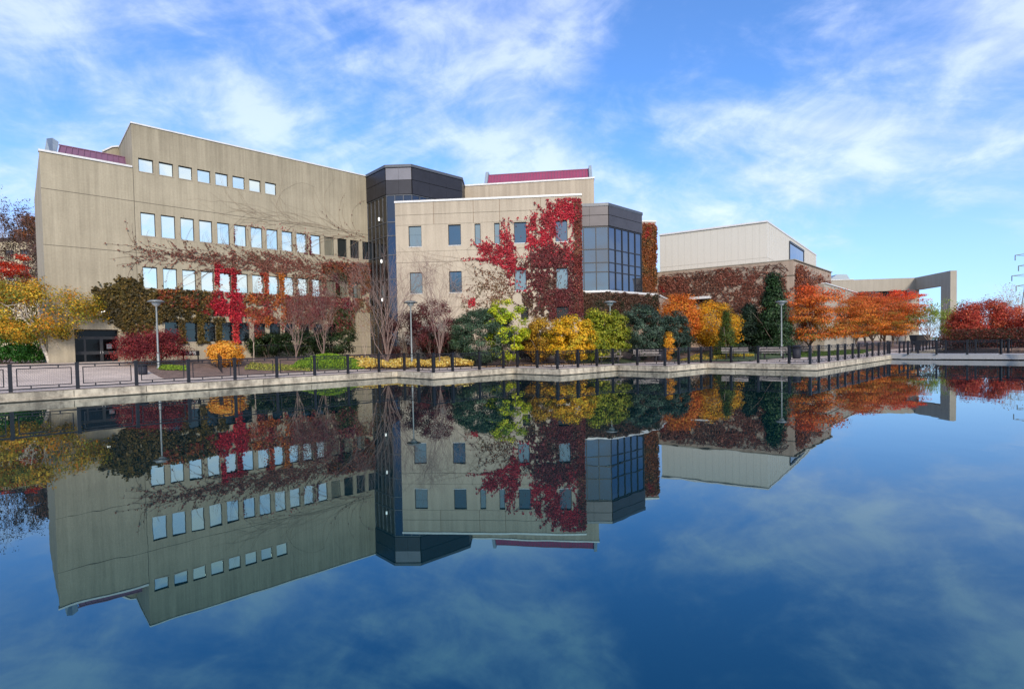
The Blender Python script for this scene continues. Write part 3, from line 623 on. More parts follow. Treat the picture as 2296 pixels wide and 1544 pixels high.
ha_ = math.atan2(*(hb[1]-hb[0])); hex_ = np.array([math.sin(ha_), math.cos(ha_)]); hey = np.array([-hex_[1], hex_[0]])
hq = [(float((q-hb[0])@hex_), float((q-hb[0])@hey)) for q in hb]; hq.append((hq[2][0]-hq[1][0]-2, hq[2][1]+3))
b = MB(); b.prism(hq, -.5, 9.2); b.build('wall', M['conc3'], hz)
d1 = np.array(hq[2])-np.array(hq[1]); l1 = np.linalg.norm(d1); d1 /= l1; n1 = np.array([d1[1], -d1[0]])
b = MB(); b.box(-.0, hq[1][0], -.012, .01, 7.72, 7.82); q = np.array(hq[1])+n1*.004; b.bar((*q, 7.77), (*(np.array(hq[2])+n1*.004), 7.77), .02, .1); b.build('joint', M['joint'], hz)
b = MB(); b.box(-.1, hq[1][0]+.05, -.05, .3, 9.202, 9.27); b.bar((*np.array(hq[1]), 9.24), (*np.array(hq[2]), 9.24), .3, .07); b.build('coping', M['conc4'], hz)
lg = local(hb[0], math.degrees(ha_), 1548, 670); lg2 = local(hb[0], math.degrees(ha_), 1595, 670)
boxp('canopy', M['coping'], hz, lg[0], lg2[0], -.8, -.02, lg[1]-.12, lg[1]+.12)
# low annex running right from the base
an = [atz(1863.8, 640, 7.4)[:2], atz(1921, 657, 7.4)[:2]]
anx = tag(framed('low_annex', an[0], math.degrees(math.atan2(*(an[1]-an[0])))), 'low concrete annex stepping down right of the hall base', 'building')
LA = float(np.linalg.norm(an[1]-an[0])); b = MB(); b.box(-3, LA, 0, 8, -.5, 7.4); b.build('wall', M['conc4'], anx)
b = MB()
for i in range(8): b.box(LA*i/8-.03, LA*i/8+.03, -.012, .01, 6.0, 7.4)
b.box(-3, LA, -.014, .01, 5.9, 6.0); b.build('joint', M['joint'], anx)
boxp('coping', M['coping'], anx, -3, LA+.1, -.1, .3, 7.402, 7.5)
# ---- arch building far right
A0, A1, A2, A3 = [atz(*q, 14)[:2] for q in ((1840, 629.5), (2052, 622.5), (2131.2, 606.6), (2145.7, 606.1))]
aaz = math.degrees(math.atan2(*(A1-A0))); arch = tag(framed('arch_building', A0, aaz), 'grey concrete building with a freestanding squared portal frame at its right end', 'building')
LA1 = float(np.linalg.norm(A1-A0)); al = lambda x, y: local(A0, aaz, x, y)
zf0 = al(2000, 652)[1]; zf1 = al(2000, 673)[1]; xw0 = al(1922, 660)[0]; xw1 = al(2035, 660)[0]; xe = al(2061, 700)[0]
b = MB(); wall_open(b, 0, LA1+.0, -.5, 14, [(xw0, xw1, zf1, zf0)], dep=1.6); b.box(LA1+.001, xe, 0, 1.6, -.5, 12.5) if xe > LA1 else None
shell(b, 0, LA1, -.5, 14, 0, 12); b.build('wall', M['conc4'], arch)
b = MB(); b.box(xw0, xw1, .5, .52, zf1, zf0); wn = b.build('window_band', M['dkglass'], arch)
b = MB()
for i in range(9): x = xw0+(xw1-xw0)*i/8; b.box(x-.06, x+.06, .40, .49, zf1, zf0)
b.build('window_frame', M['frame'], wn)
boxp('coping', M['coping'], arch, -2, LA1*.35, -.1, .4, 14.002, 14.12)
def rel(q): d = q-A0; a = R(aaz); ex = np.array([math.sin(a), math.cos(a)]); ey = np.array([-ex[1], ex[0]]); return np.array([float(d@ex), float(d@ey)])
r1, r2, r3 = rel(A1), rel(A2), rel(A3); dd = r2-r1; dd /= np.linalg.norm(dd); nn = r3-r2
pf = rel(onplane(2109.6, 640, A2, math.degrees(math.atan2(*(A2-A1))))[:2]); zb_ = float(onplane(2109.6, 640.6, A2, math.degrees(math.atan2(*(A2-A1))))[2])
def quad(a, c): P_ = [tuple(a), tuple(c), tuple(c+nn), tuple(a+nn)]; return P_ if poly_area(P_) > 0 else P_[::-1]
b = MB(); b.prism(quad(r1, r2), zb_, 14.0); b.prism(quad(pf, r2), -.5, zb_-.001); b.build('portal_frame', M['conc4'], arch)
rl = local(A0+np.array([0, 6.]), aaz, 1868, 626); b = MB(); a_ = [local(A0+np.array([2, 8.]), aaz, x, y) for x, y in ((1862, 632), (1886, 615), (1908, 615), (1919, 632))]
b.add([(s, 8, z) for s, z in a_]+[(s, 14, z) for s, z in a_], [(0, 3, 2, 1), (4, 5, 6, 7), (0, 1, 5, 4), (1, 2, 6, 5), (2, 3, 7, 6)]); b.build('roof_lantern', M['cheek'], arch)
# building far left behind the trees
fl = atY(-40, 560, 78)[:2]; fb_ = tag(framed('cream_building', fl, 96), 'cream building with a flat roof half hidden by bare trees at the far left', 'building')
zt3 = float(atY(60, 540, 78)[2]); ww = [(1.0+i*2.6, 2.6+i*2.6, zt3-3.4+j*-3.6+1.2, zt3-1.0-j*3.6-.4) for i in range(6) for j in range(3)]
b = MB(); wall_open(b, -5, 16, -.5, zt3, ww); shell(b, -5, 16, -.5, zt3, 0, 8); b.build('wall', plain('cream_render', (.62, .54, .36), .8), fb_)
for o in ww: window(fb_, o, M['win2'])
boxp('roof', M['dkpanel'], fb_, -5.3, 16.3, -.4, 8, zt3+.002, zt3+.35)

# ---------------------------------------------------------------- street furniture
def lamp(px, D, label):
    p = atY(px, 700, D)[:2]; g = gxy(p); H = 5.0-g
    r = tag(empty('street_lamp', (p[0], p[1], g)), label, 'street lamp', 'street lamps along the promenade')
    b = MB(); b.lathe([(.13, 0), (.13, .04), (.085, .10), (.085, .9), (.06, 1.0), (.05, H-.45), (.05, H-.42)], 14); b.build('pole', M['lampm'], r, smooth=True)
    b = MB(); b.lathe([(.05, H-.42), (.10, H-.40), (.20, H-.30), (.28, H-.17)], 20); b.build('lamp_bowl', M['lens'], r, smooth=True)
    b = MB(); b.lathe([(.10, H-.168), (.47, H-.165), (.49, H-.12), (.30, H-.03), (.08, H), (.02, H)], 28); b.build('lamp_cap', M['lampm'], r, smooth=True)
lamp(351, 31.8, 'grey lamp post with a flat round cap in front of the burgundy maple')
lamp(921, 35.9, 'grey lamp post at the left corner of the pale block, beside the yellow plants')
lamp(1368, 39.3, 'grey lamp post beside the bench in front of the ivy podium')
lamp(1752, 42.6, 'grey lamp post beside the tall dark conifer and the orange maples')
def bench_proto():
    r = empty('park_bench', (0, 0, 0))
    b = MB()
    for i in range(4): b.box(-.95, .95, -.22+i*.12, -.13+i*.12, .44, .475)
    b.build('seat', M['bench'], r, .004)
    b = MB()
    for i in range(3): b.box(-.95, .95, .27+i*.03, .30+i*.03, .56+i*.12, .65+i*.12)
    b.build('backrest', M['bench'], r, .004)
    for s in (-.62, .62):
        b = MB(); b.box(s-.035, s+.035, -.20, -.12, 0, .438); b.box(s-.035, s+.035, .16, .24, 0, .438); b.box(s-.036, s+.036, -.12, .16, .36, .438); b.box(s-.036, s+.036, -.12, .16, .02, .08); b.bar((s, .235, .40), (s, .38, .92), .05, .035); b.build('leg', M['black'], r)
    return r
def on_ground(px, D):
    p = atY(px, 770, D)[:2]; return p, gxy(p)
bench = None
for (px, D, rz, lb) in ((1366, 37.6, 8, 'slatted wooden bench by the lamp post before the yellow-green bushes'), (1451, 38.3, 0, 'slatted wooden bench before the round dark green bushes'),
                        (1648, 39.6, -38, 'slatted wooden bench before the small clipped cone bush'), (1735, 38.6, -38, 'slatted wooden bench between the lamp post and the blue bin')):
    if bench is None: bench = o = bench_proto()
    else: o = copy_tree(bench)
    p, g = on_ground(px, D); o.location = (p[0], p[1], g+.012); o.rotation_euler = (0, 0, R(rz*.5)); tag(o, lb, 'bench', 'benches along the promenade')
def litter_bin(px, D, label, h=1.0, rr=.27):
    p, g = on_ground(px, D); r = tag(empty('litter_bin', (p[0], p[1], g+.01)), label, 'bin')
    b = MB(); b.lathe([(rr*.85, 0), (rr, .05), (rr, h*.82)], 20); b.build('body', M['bin'], r, smooth=True)
    b = MB(); b.lathe([(rr+.03, h*.822), (rr+.03, h*.88), (rr*.8, h), (rr*.3, h+.02)], 20); b.build('lid', M['black'], r, smooth=True)
litter_bin(1786, 38.5, 'dark blue round litter bin beside the bench under the orange maples')
litter_bin(1480, 39.2, 'dark round litter bin between the dark green bushes', .95, .24)
litter_bin(318, 29.0, 'small dark litter bin left of the lamp post behind the railing', .6, .22)
# low wall sign letters in front of the building
p, g = on_ground(425, 35.5); sg = tag(empty('garden_sign', (p[0], p[1], g)), 'small dark garden sign with white letters between the burgundy and golden bushes', 'sign')
boxp('board', M['black'], sg, -.62, .62, 0, .06, .45, .78)
for x_ in (-.5, .5): boxp('sign_leg', M['black'], sg, x_-.03, x_+.03, .065, .12, 0, .7)
tx = bpy.data.curves.new('lettering', 'FONT'); tx.body = 'TUMS'; tx.size = .34; tx.extrude = .008; tx.align_x = 'CENTER'
tmp = bpy.data.objects.new('tmp', tx); C.objects.link(tmp); dg = bpy.context.evaluated_depsgraph_get(); tme = bpy.data.meshes.new_from_object(tmp.evaluated_get(dg)); bpy.data.objects.remove(tmp)
to = bpy.data.objects.new('lettering', tme); C.objects.link(to); tme.materials.clear(); tme.materials.append(M['coping']); to.parent = sg; to.location = (0, -.01, .50); to.rotation_euler = (R(90), 0, 0)
# slim black hoop rails: by the golden bush and along the beds
def thin_rail(label, pts, h=.95, sp_=.45):
    p0 = pts[0]; g0 = gxy(p0); r = tag(empty('garden_rail', (p0[0], p0[1], g0)), label, 'railing')
    top = MB(); bars = MB()
    for a, c in zip(pts[:-1], pts[1:]):
        n_ = max(1, int(np.linalg.norm(c-a)/sp_)); ga, gc = gxy(a), gxy(c)
        top.bar((a[0]-p0[0], a[1]-p0[1], ga-g0+h), (c[0]-p0[0], c[1]-p0[1], gc-g0+h), .035, .035); top.bar((a[0]-p0[0], a[1]-p0[1], ga-g0+.12), (c[0]-p0[0], c[1]-p0[1], gc-g0+.12), .02, .02)
        for i in range(n_+1):
            q = a+(c-a)*i/n_; g = ga+(gc-ga)*i/n_-g0; bars.bar((q[0]-p0[0], q[1]-p0[1], g), (q[0]-p0[0], q[1]-p0[1], g+h), .02, .02)
    top.build('handrail', M['black'], r); bars.build('baluster', M['black'], r)
thin_rail('thin black handrail on a ramp in front of the golden bush', [atY(466, 790, 35.0)[:2], atY(488, 790, 33.0)[:2], atY(497, 800, 30.8)[:2]], .95, .35)
thin_rail('thin black garden rail behind the green mound by the wing', [atY(575, 770, 40.5)[:2], atY(700, 770, 41.0)[:2], atY(838, 770, 42.0)[:2]], 1.0, .8)
# dark kiosk by the far canal path
p, g = on_ground(2062, 86); kk = tag(empty('dark_planter', (p[0], p[1], g)), 'dark box-shaped planter behind the railings left of the portal frame', 'planter')
b = MB(); b.add([(-.9, -.6, 0), (.9, -.6, 0), (.9, .6, 0), (-.9, .6, 0), (-1.15, -.8, 1.7), (1.15, -.8, 1.7), (1.15, .8, 1.7), (-1.15, .8, 1.7)], [(3, 2, 1, 0), (4, 5, 6, 7), (0, 1, 5, 4), (1, 2, 6, 5), (2, 3, 7, 6), (3, 0, 4, 7)]); b.build('box', M['frame'], kk)
# pylon at the right edge
pc = atY(2312, 700, 300); py0 = tag(empty('pylon', (pc[0], pc[1], 0)), 'steel lattice power pylon with drooping cross-arms at the right edge', 'pylon')
ptop = float(atY(2300, 570, 300)[2]); b = MB()
for sx in (-1, 1):
    for sy in (-1, 1): b.bar((sx*4, sy*4, 0), (sx*.6, sy*.6, ptop), .35, .35)
for k in range(12):
    t0_, t1_ = k/12, (k+1)/12; w0, w1 = 4-3.4*t0_, 4-3.4*t1_
    for sy in (-1, 1): b.bar((-w0, sy*w0, ptop*t0_), (w1, sy*w1, ptop*t1_), .15, .15); b.bar((w0, sy*w0, ptop*t0_), (-w1, sy*w1, ptop*t1_), .15, .15)
b.build('mast', M['lampm'], py0)
for (yy, hw) in ((572, 9.5), (596, 7.5), (618, 11.3), (641, 8.8)):
    z = float(atY(2290, yy, 300)[2]); b = MB()
    for s in (-1, 1): b.bar((0, 0, z+1.2), (s*hw, 0, z), .35, .4); b.bar((0, 0, z-.6), (s*hw, 0, z), .25, .25); b.bar((s*hw, 0, z), (s*hw, 0, z-3.0), .35, .35)
    b.build('cross_arm', M['lampm'], py0)

# ---------------------------------------------------------------- foliage
rng = np.random.default_rng(7)
def srgb(*c): return [((v/255)/12.92 if v/255 <= .04045 else (((v/255)+.055)/1.055)**2.4) for v in c]
def unit(v): return v/(np.linalg.norm(v, axis=-1, keepdims=True)+1e-9)
def leaves(name, P, Nn, S, Cc, m, parent, asp=.6, origin=(0, 0, 0)):
    n = len(P); Nn = unit(Nn); a = unit(rng.normal(size=(n, 3))); X = unit(np.cross(Nn, a)); Yv = np.cross(Nn, X)
    S = S[:, None]; P = P-np.array(origin)
    V = np.stack([P-Yv*S*.5, P+X*S*.5*asp+Nn*S*.08, P+Yv*S*.5, P-X*S*.5*asp+Nn*S*.08], 1).reshape(-1, 3)
    me = bpy.data.meshes.new(name); me.vertices.add(4*n); me.vertices.foreach_set('co', V.astype(np.float32).ravel())
    me.loops.add(4*n); me.loops.foreach_set('vertex_index', np.arange(4*n, dtype=np.int32)); me.polygons.add(n)
    me.polygons.foreach_set('loop_start', np.arange(0, 4*n, 4, dtype=np.int32)); me.polygons.foreach_set('loop_total', np.full(n, 4, dtype=np.int32))
    ca = me.color_attributes.new('Col', 'FLOAT_COLOR', 'POINT'); cc = np.ones((4*n, 4), np.float32); cc[:, :3] = np.repeat(np.clip(Cc, .002, .9), 4, 0); ca.data.foreach_set('color', cc.ravel())
    me.materials.append(m); me.update(calc_edges=True); o = bpy.data.objects.new(name, me); C.objects.link(o)
    if parent: o.parent = parent
    return o
def crown(n, c, r, clumps, cr_, flat=.7, shape='ell', shell_=.55, droop=0.):
    """returns positions, normals, clump index; c centre, r radii"""
    k = clumps; d = unit(rng.normal(size=(k, 3))); rad = (rng.random(k)**(1/3))*(1-shell_)+shell_*(.75+.25*rng.random(k)); q = d*rad[:, None]
    if shape == 'box': q = rng.random((k, 3))*2-1; q[:, 2] = np.where(rng.random(k) < .5, 1-rng.random(k)*.3, q[:, 2])
    if shape == 'cone':
        t = rng.random(k)**1.3; ang = rng.random(k)*6.283; rr = (1-t)*(.75+.25*rng.random(k)); q = np.stack([rr*np.cos(ang), rr*np.sin(ang), 2*t-1], 1)
    elif shape == 'dome':
        q[:, 2] = np.abs(q[:, 2])*1.6-.7+rng.normal(size=k)*.08
    elif shape == 'vase':
        t = rng.random(k)**.7; ang = rng.random(k)*6.283; rr = (.25+.75*t)*rng.random(k)**.5; q = np.stack([rr*np.cos(ang), rr*np.sin(ang), 2*t-1-.5*rr*t*0], 1)
    elif shape == 'umb':
        ang = rng.random(k)*6.283; rr = rng.random(k)**.5; top = np.sqrt(np.maximum(0, 1-rr**2*.85)); t = rng.random(k); q = np.stack([rr*np.cos(ang), rr*np.sin(ang), -.75+.3*rr*t+(top+.65)*t], 1)
    ce = q*np.array(r)[None]+np.array(c)[None]
    ci = rng.integers(0, k, n); dd_ = unit(rng.normal(size=(n, 3))); rr_ = cr_*(.2+.8*rng.random(n)**.55)*(.7+.6*rng.random(k)[ci])
    off = dd_*rr_[:, None]; off[:, 2] *= flat; P = ce[ci]+off; P[:, 2] -= droop*np.linalg.norm(off[:, :2], axis=1)
    nrm = dd_*.6+unit(P-np.array(c)[None])*.5+rng.normal(size=(n, 3))*.35+np.array([0, 0, .25])
    return P, nrm, ci, q
def palcol(pal, wts, k, ci, jit=.22, grad=None):
    """clump wise palette choice with per-leaf jitter"""
    pal = np.array([srgb(*p) for p in pal]); wts = np.array(wts, float)/sum(wts)
    pc_ = rng.choice(len(pal), size=k, p=wts); base = pal[pc_[ci]]
    alt = pal[rng.choice(len(pal), size=len(ci), p=wts)]; mixf = (rng.random(len(ci)) < .3)[:, None]
    base = np.where(mixf, alt, base)
    return base*(1+jit*rng.normal(size=(len(ci), 1)))*(1+.08*rng.normal(size=(len(ci), 3)))
def limb(mb, a, b_, r0, r1, bend=.15, n=5):
    a, b_ = np.array(a, float), np.array(b_, float); Ln = np.linalg.norm(b_-a); off = rng.normal(size=3)*Ln*bend; pts = []
    for i in range(n+1):
        t = i/n; pts.append(a+(b_-a)*t+off*math.sin(math.pi*t)*.5+rng.normal(size=3)*Ln*.012)
    mb.tube(pts, [r0+(r1-r0)*i/n for i in range(n+1)], 6); return pts
def box_to_world(x0, x1, y0, y1, D):
    xc = (x0+x1)/2; c = atY(xc, (y0+y1)/2, D); a = atY(x0, y1, D); e = atY(x1, y1, D); rx = np.linalg.norm(a[:2]-e[:2])/2
    zt = atY(xc, y0, D)[2]; zb = atY(xc, y1, D)[2]; return c[:2], rx, zt, zb
def plant(name, label, cat, box, D, pal, wts, n, leaf=.11, trunk=None, shape='ell', clumps=60, cr_=None, flat=.7, ry=None, group=None, m='leaf', bark='bark', stems=5, asp=.6, droop=0, trunk_x=None, shell_=.55, jit=.22, tr=.07, part='crown', topcol=None):
    c, rx, zt, zb = box_to_world(*box, D); g = gxy(c)
    n = int(n*(1.7 if trunk else 2.3)); leaf *= 1 if trunk else 1.12
    if trunk is None: zb = g+.02
    root_xy = c if trunk_x is None else atY(trunk_x, 790, D)[:2]
    g = gxy(root_xy); root = tag(empty(name, (root_xy[0], root_xy[1], g)), label, cat, group); org = np.array([root_xy[0], root_xy[1], g])
    rz = (zt-zb)/2; cc = np.array([c[0], c[1], (zt+zb)/2]); cr_ = (cr_ or min(rx, rz)*.32)*(1.2 if m == 'ever' else 1.3)
    P, nn_, ci, q = crown(n, cc, (max(rx*1.1-cr_*.5, .1), max((ry or rx)*1.05-cr_*.5, .1), max(rz*1.06-cr_*flat*.6, .1)), clumps, cr_, flat, shape, shell_, droop)
    P[:, 2] = np.maximum(P[:, 2], g+.01)
    col = palcol(pal, wts, clumps, ci, jit)
    if topcol is not None:
        t = np.clip((P[:, 2:3]-zb)/(zt-zb)*1.7-.85+.2*rng.normal(size=(n, 1)), 0, 1); tcn_ = np.array(srgb(*topcol))[None]*(1+.2*rng.normal(size=(n, 1))); col = col*(1-t)+tcn_*t
    S = leaf*(.6+.8*rng.random(n)); leaves(part, P, nn_, S, col, M[m], root, asp, org)
    b = MB(); ctr = cc-org
    if trunk == 'single':
        fork = np.array([ctr[0]*.5, ctr[1]*.5, max(.5, (zb-g)*.95)]); limb(b, (0, 0, -.1), fork, tr, tr*.7, .05)
        for i in range(stems):
            t = ctr+np.array([rng.normal()*rx*.3, rng.normal()*rx*.3, rz*(rng.random()*.8-.2)]); pts = limb(b, fork, t, tr*.55, tr*.12)
            for j in range(3): limb(b, pts[2+j % 3], pts[3+j % 2]+rng.normal(size=3)*rx*.18, tr*.22, tr*.06, .1, 3)
        b.build('trunk', M[bark], root, smooth=True)
    elif trunk == 'multi' or trunk is None:
        for i in range(stems):
            t = ctr+np.array([rng.normal()*rx*.4, rng.normal()*rx*.4, rz*(rng.random()*.8-.2)]); limb(b, (rng.normal()*.1, rng.normal()*.1, -.1), t, tr*.6, tr*.15)
        b.build('trunk' if trunk else 'stem', M[bark], root, smooth=True)
    return root
def bare_tree(name, label, cat, px, D, ytop, spread_px, n0=6, tr=.07, bark='bark2', low=.5, group=None, depth=4, leafpal=None, nl=0, up_=1.0, leafsz=.08):
    p, g = on_ground(px, D); zt = float(atY(px, ytop, D)[2]); H = zt-g; W_ = spread_px*D/FPX
    root = tag(empty(name, (p[0], p[1], g)), label, cat, group); b = MB(); tips = []
    def grow(a, d, Ln, r, dep):
        d = d/np.linalg.norm(d); e = a+d*Ln; mid = a+d*Ln*.5+rng.normal(size=3)*Ln*.05
        b.tube([a, mid, e], [r, r*.8, r*.6], 5 if r > .02 else 3, False)
        if dep == 0: tips.append(e); return
        for i in range(3 if dep > 1 else 4):
            nd_ = d+rng.normal(size=3)*.42; nd_[2] = nd_[2]*.7+.35*up_; grow(a+d*Ln*(.45+.5*rng.random()) if i else e, nd_, Ln*(.55+.25*rng.random()), r*.55, dep-1)
    fork = np.array([0, 0, H*low*.35]); b.tube([(0, 0, -.1), (0, 0, H*low*.15), fork], [tr*1.2, tr, tr*.9], 8, False)
    tk = b; 
    for i in range(n0):
        ang = 6.283*i/n0+rng.random(); el = .25+.6*rng.random(); d = np.array([math.cos(ang)*W_*el, math.sin(ang)*W_*el*.8, H*(.75+.35*rng.random())]); L0 = np.linalg.norm(d)*.42
        grow(fork*(.5+.5*rng.random()), d, L0, tr*.5, depth-1)
    b.build('branches', M[bark], root)
    if leafpal:
        tips_ = np.array(tips); P = tips_[rng.integers(0, len(tips_), nl)]+rng.normal(size=(nl, 3))*.16
        pal = np.array([srgb(*q) for q in leafpal]); col = pal[rng.integers(0, len(pal), nl)]*(1+.2*rng.normal(size=(nl, 1)))
        leaves('crown', P, rng.normal(size=(nl, 3)), leafsz*(.6+.8*rng.random(nl)), col, M['leaf'], root)
    return root

# far left
bare_tree('bare_tree', 'tall bare tree with grey-brown twigs at the far left behind the red maple', 'tree', 22, 62, 488, 130, 8, .16, 'twig', depth=5, leafpal=[(90, 60, 45), (70, 50, 40)], nl=6500, leafsz=.17)
bare_tree('bare_tree', 'second bare tree with dark twigs against the cream building, nearer the wing', 'tree', 62, 66, 545, 80, 7, .14, 'twig', depth=5, leafpal=[(80, 55, 40), (60, 50, 30)], nl=6500, leafsz=.17)
plant('oak_tree', 'rusty brown oak behind the left end of the wing', 'tree', (40, 122, 478, 580), 72, [(150, 90, 50), (120, 75, 45), (90, 60, 35)], [2, 2, 1], 5200, .24, 'single', 'ell', 60, .9, flat=.6, tr=.2)
plant('red_maple', 'bright red maple top behind the yellow birch', 'tree', (-60, 96, 572, 690), 47, [(200, 60, 30), (215, 85, 45), (160, 45, 30), (120, 60, 30)], [3, 2, 2, 1], 5000, .15, 'single', 'umb', 60, .6, flat=.35, tr=.12)
plant('clipped_hedge', 'dark green hedge under the yellow birch', 'hedge', (-90, 106, 722, 822), 36, [(66, 122, 44), (52, 102, 36), (82, 134, 54)], [3, 3, 1], 14000, .12, None, 'box', 260, .45, ry=1.0, m='ever', shell_=.8)
plant('birch_tree', 'yellow-green weeping birch with a pale peeling trunk', 'tree', (-60, 208, 614, 766), 33.5, [(200, 160, 50), (170, 145, 52), (132, 128, 44), (105, 108, 40), (205, 140, 40)], [3, 3, 3, 2, 1], 13000, .125, 'single', 'ell', 150, .55, flat=.8, bark='birch', trunk_x=113, tr=.15, stems=9, droop=.5)
plant('burgundy_maple', 'low dome-shaped burgundy lace-leaf maple by the first lamp post', 'shrub', (264, 418, 728, 814), 33.5, [(110, 35, 42), (140, 50, 52), (90, 28, 35), (150, 70, 60)], [3, 2, 2, 1], 7500, .10, None, 'dome', 170, .48, flat=.5, stems=5, asp=.4)
plant('golden_bush', 'round golden yellow bush beside the ramp handrail', 'shrub', (468, 548, 764, 812), 34, [(235, 165, 60), (220, 150, 45), (240, 180, 80), (200, 130, 40)], [3, 3, 2, 1], 4800, .085, None, 'ell', 70, .3, asp=.7)
for (bx, lb) in (((556, 640, 742, 800), 'dark green low shrub behind the small red-leaved tree'), ((615, 715, 738, 792), 'dark green low shrub behind the first mauve tree'), ((690, 805, 735, 786), 'dark green low shrub behind the second mauve tree'), ((352, 470, 752, 805), 'olive green low shrub behind the garden sign')):
    plant('evergreen_shrub', lb, 'shrub', bx, 41.5 if bx[0] > 500 else 40, [(40, 60, 30), (30, 45, 22), (60, 75, 35)] if bx[0] > 500 else [(85, 85, 35), (60, 70, 30)], [3, 3, 1] if bx[0] > 500 else [1, 1], 2600, .12, None, 'ell', 60, .42, ry=1.0, m='ever', group='low evergreen shrubs along the wing')
plant('small_tree', 'slim young tree with sparse red leaves before the crimson ivy', 'tree', (540, 600, 690, 765), 36.5, [(170, 70, 55), (140, 60, 50), (190, 95, 70)], [2, 2, 1], 650, .09, 'single', 'vase', 30, .3, bark='bark2', stems=7, trunk_x=567, tr=.045)
bare_tree('ornamental_tree', 'mauve-brown thin-leaved tree, left of the pair before the wing', 'tree', 663, 37.5, 668, 62, 8, .05, 'twig', depth=4, leafpal=[(120, 75, 70), (140, 90, 80), (105, 55, 55)], nl=3600)
bare_tree('ornamental_tree', 'mauve-brown thin-leaved tree, right of the pair before the wing', 'tree', 725, 38, 660, 62, 8, .05, 'twig', depth=4, leafpal=[(125, 70, 68), (140, 85, 78), (110, 50, 55)], nl=3600)
bare_tree('bare_tree', 'tiny bare sapling beside the glass stair tower base', 'tree', 818, 40, 700, 45, 6, .03, 'bark2', depth=4, leafpal=[(150, 115, 80)], nl=700)
bare_tree('bare_tree', 'many-stemmed bare tree in the yellow bed before the glass stair tower', 'tree', 868, 36.5, 578, 115, 11, .06, 'twig', low=.18, depth=5, up_=1.25)
bare_tree('bare_tree', 'bare pale-branched tree before the lower windows of the pale block', 'tree', 985, 36, 600, 70, 9, .045, 'twig', low=.5, depth=5, up_=1.2)
plant('purple_shrub', 'dark mauve shrub behind the second lamp post', 'shrub', (850, 962, 690, 792), 39.5, [(95, 60, 58), (75, 45, 45), (110, 75, 68)], [2, 2, 1], 3600, .10, None, 'ell', 70, .4, stems=14)
plant('purple_shrub', 'purple-brown leafy shrub below the pale block windows', 'shrub', (915, 1030, 665, 770), 39.8, [(110, 55, 58), (85, 45, 48), (125, 75, 70)], [2, 2, 1], 4200, .10, None, 'ell', 80, .4, stems=14, bark='twig')
plant('evergreen_shrub', 'large rounded dark green bush before the pale block', 'shrub', (1008, 1160, 688, 802), 36.8, [(54, 76, 54), (42, 60, 42), (72, 94, 66), (88, 108, 84)], [3, 3, 2, 1], 19000, .085, None, 'ell', 220, .36, m='ever', ry=1.9, shell_=.85)
plant('lime_shrub', 'tall yellow-green bush leaning over the dark green one', 'shrub', (1082, 1188, 662, 792), 36.2, [(185, 190, 40), (150, 165, 35), (205, 200, 60), (110, 135, 35)], [3, 3, 2, 1], 2900, .13, None, 'ell', 55, .32, ry=1.0, shell_=.5, stems=8)
plant('yellow_shrub', 'bronze-yellow bush left of the bright yellow one', 'shrub', (1172, 1242, 710, 790), 37.6, [(165, 125, 45), (185, 145, 45), (120, 95, 40)], [2, 2, 1], 3200, .12, None, 'ell', 60, .36, stems=8)
plant('yellow_shrub', 'bright yellow broad bush before the creeper-covered corner', 'shrub', (1222, 1335, 706, 798), 37, [(225, 175, 40), (205, 160, 35), (190, 165, 45), (130, 125, 35)], [3, 3, 2, 1], 6200, .13, None, 'ell', 100, .36, stems=8)
plant('lime_shrub', 'yellow-green bush left of the third lamp post', 'shrub', (1305, 1372, 688, 798), 38.2, [(150, 155, 45), (125, 135, 40), (175, 170, 50), (90, 105, 35)], [3, 3, 2, 1], 4800, .13, None, 'ell', 80, .36, stems=6)
plant('lime_shrub', 'olive-yellow bush right of the third lamp post behind the bench', 'shrub', (1352, 1412, 690, 795), 38.6, [(140, 145, 45), (110, 120, 40), (170, 160, 50)], [3, 3, 1], 4000, .13, None, 'ell', 70, .36, stems=6)
plant('evergreen_shrub', 'big blue-green rounded bush right of the third lamp post', 'shrub', (1385, 1492, 678, 794), 39.8, [(58, 78, 62), (44, 60, 48), (78, 98, 80), (34, 48, 38)], [3, 3, 2, 2], 12000, .09, None, 'ell', 170, .36, m='ever', ry=1.8, shell_=.85)
plant('evergreen_shrub', 'smaller blue-green rounded bush beside the orange trees', 'shrub', (1478, 1548, 697, 788), 41.2, [(52, 72, 60), (40, 56, 46), (70, 90, 76)], [3, 3, 1], 7500, .09, None, 'ell', 120, .34, m='ever', shell_=.85)
plant('yellow_shrub', 'small orange-yellow shrub between the two blue-green bushes', 'shrub', (1486, 1512, 742, 790), 39.3, [(220, 150, 40), (230, 175, 60)], [1, 1], 1000, .10, None, 'ell', 20, .25)
plant('orange_tree', 'bushy orange tree below the rusty ivy pillar', 'tree', (1474, 1572, 652, 788), 45, [(210, 125, 45), (200, 105, 40), (225, 150, 55), (165, 85, 35)], [3, 3, 2, 1], 9500, .13, 'single', 'ell', 130, .5, stems=8, tr=.09)
plant('orange_tree', 'golden yellow bushy tree right of the orange one', 'tree', (1545, 1658, 670, 790), 45.5, [(225, 165, 35), (210, 145, 35), (190, 150, 40), (215, 180, 70), (140, 120, 40)], [3, 3, 2, 1, 1], 9500, .13, 'single', 'ell', 130, .5, stems=8, tr=.09)
plant('cone_bush', 'small clipped olive-green cone bush before the golden tree', 'shrub', (1602, 1656, 696, 786), 41.5, [(70, 85, 30), (55, 68, 25), (90, 105, 40)], [3, 3, 1], 6000, .075, None, 'cone', 130, .30, flat=1, m='ever', shell_=.9)
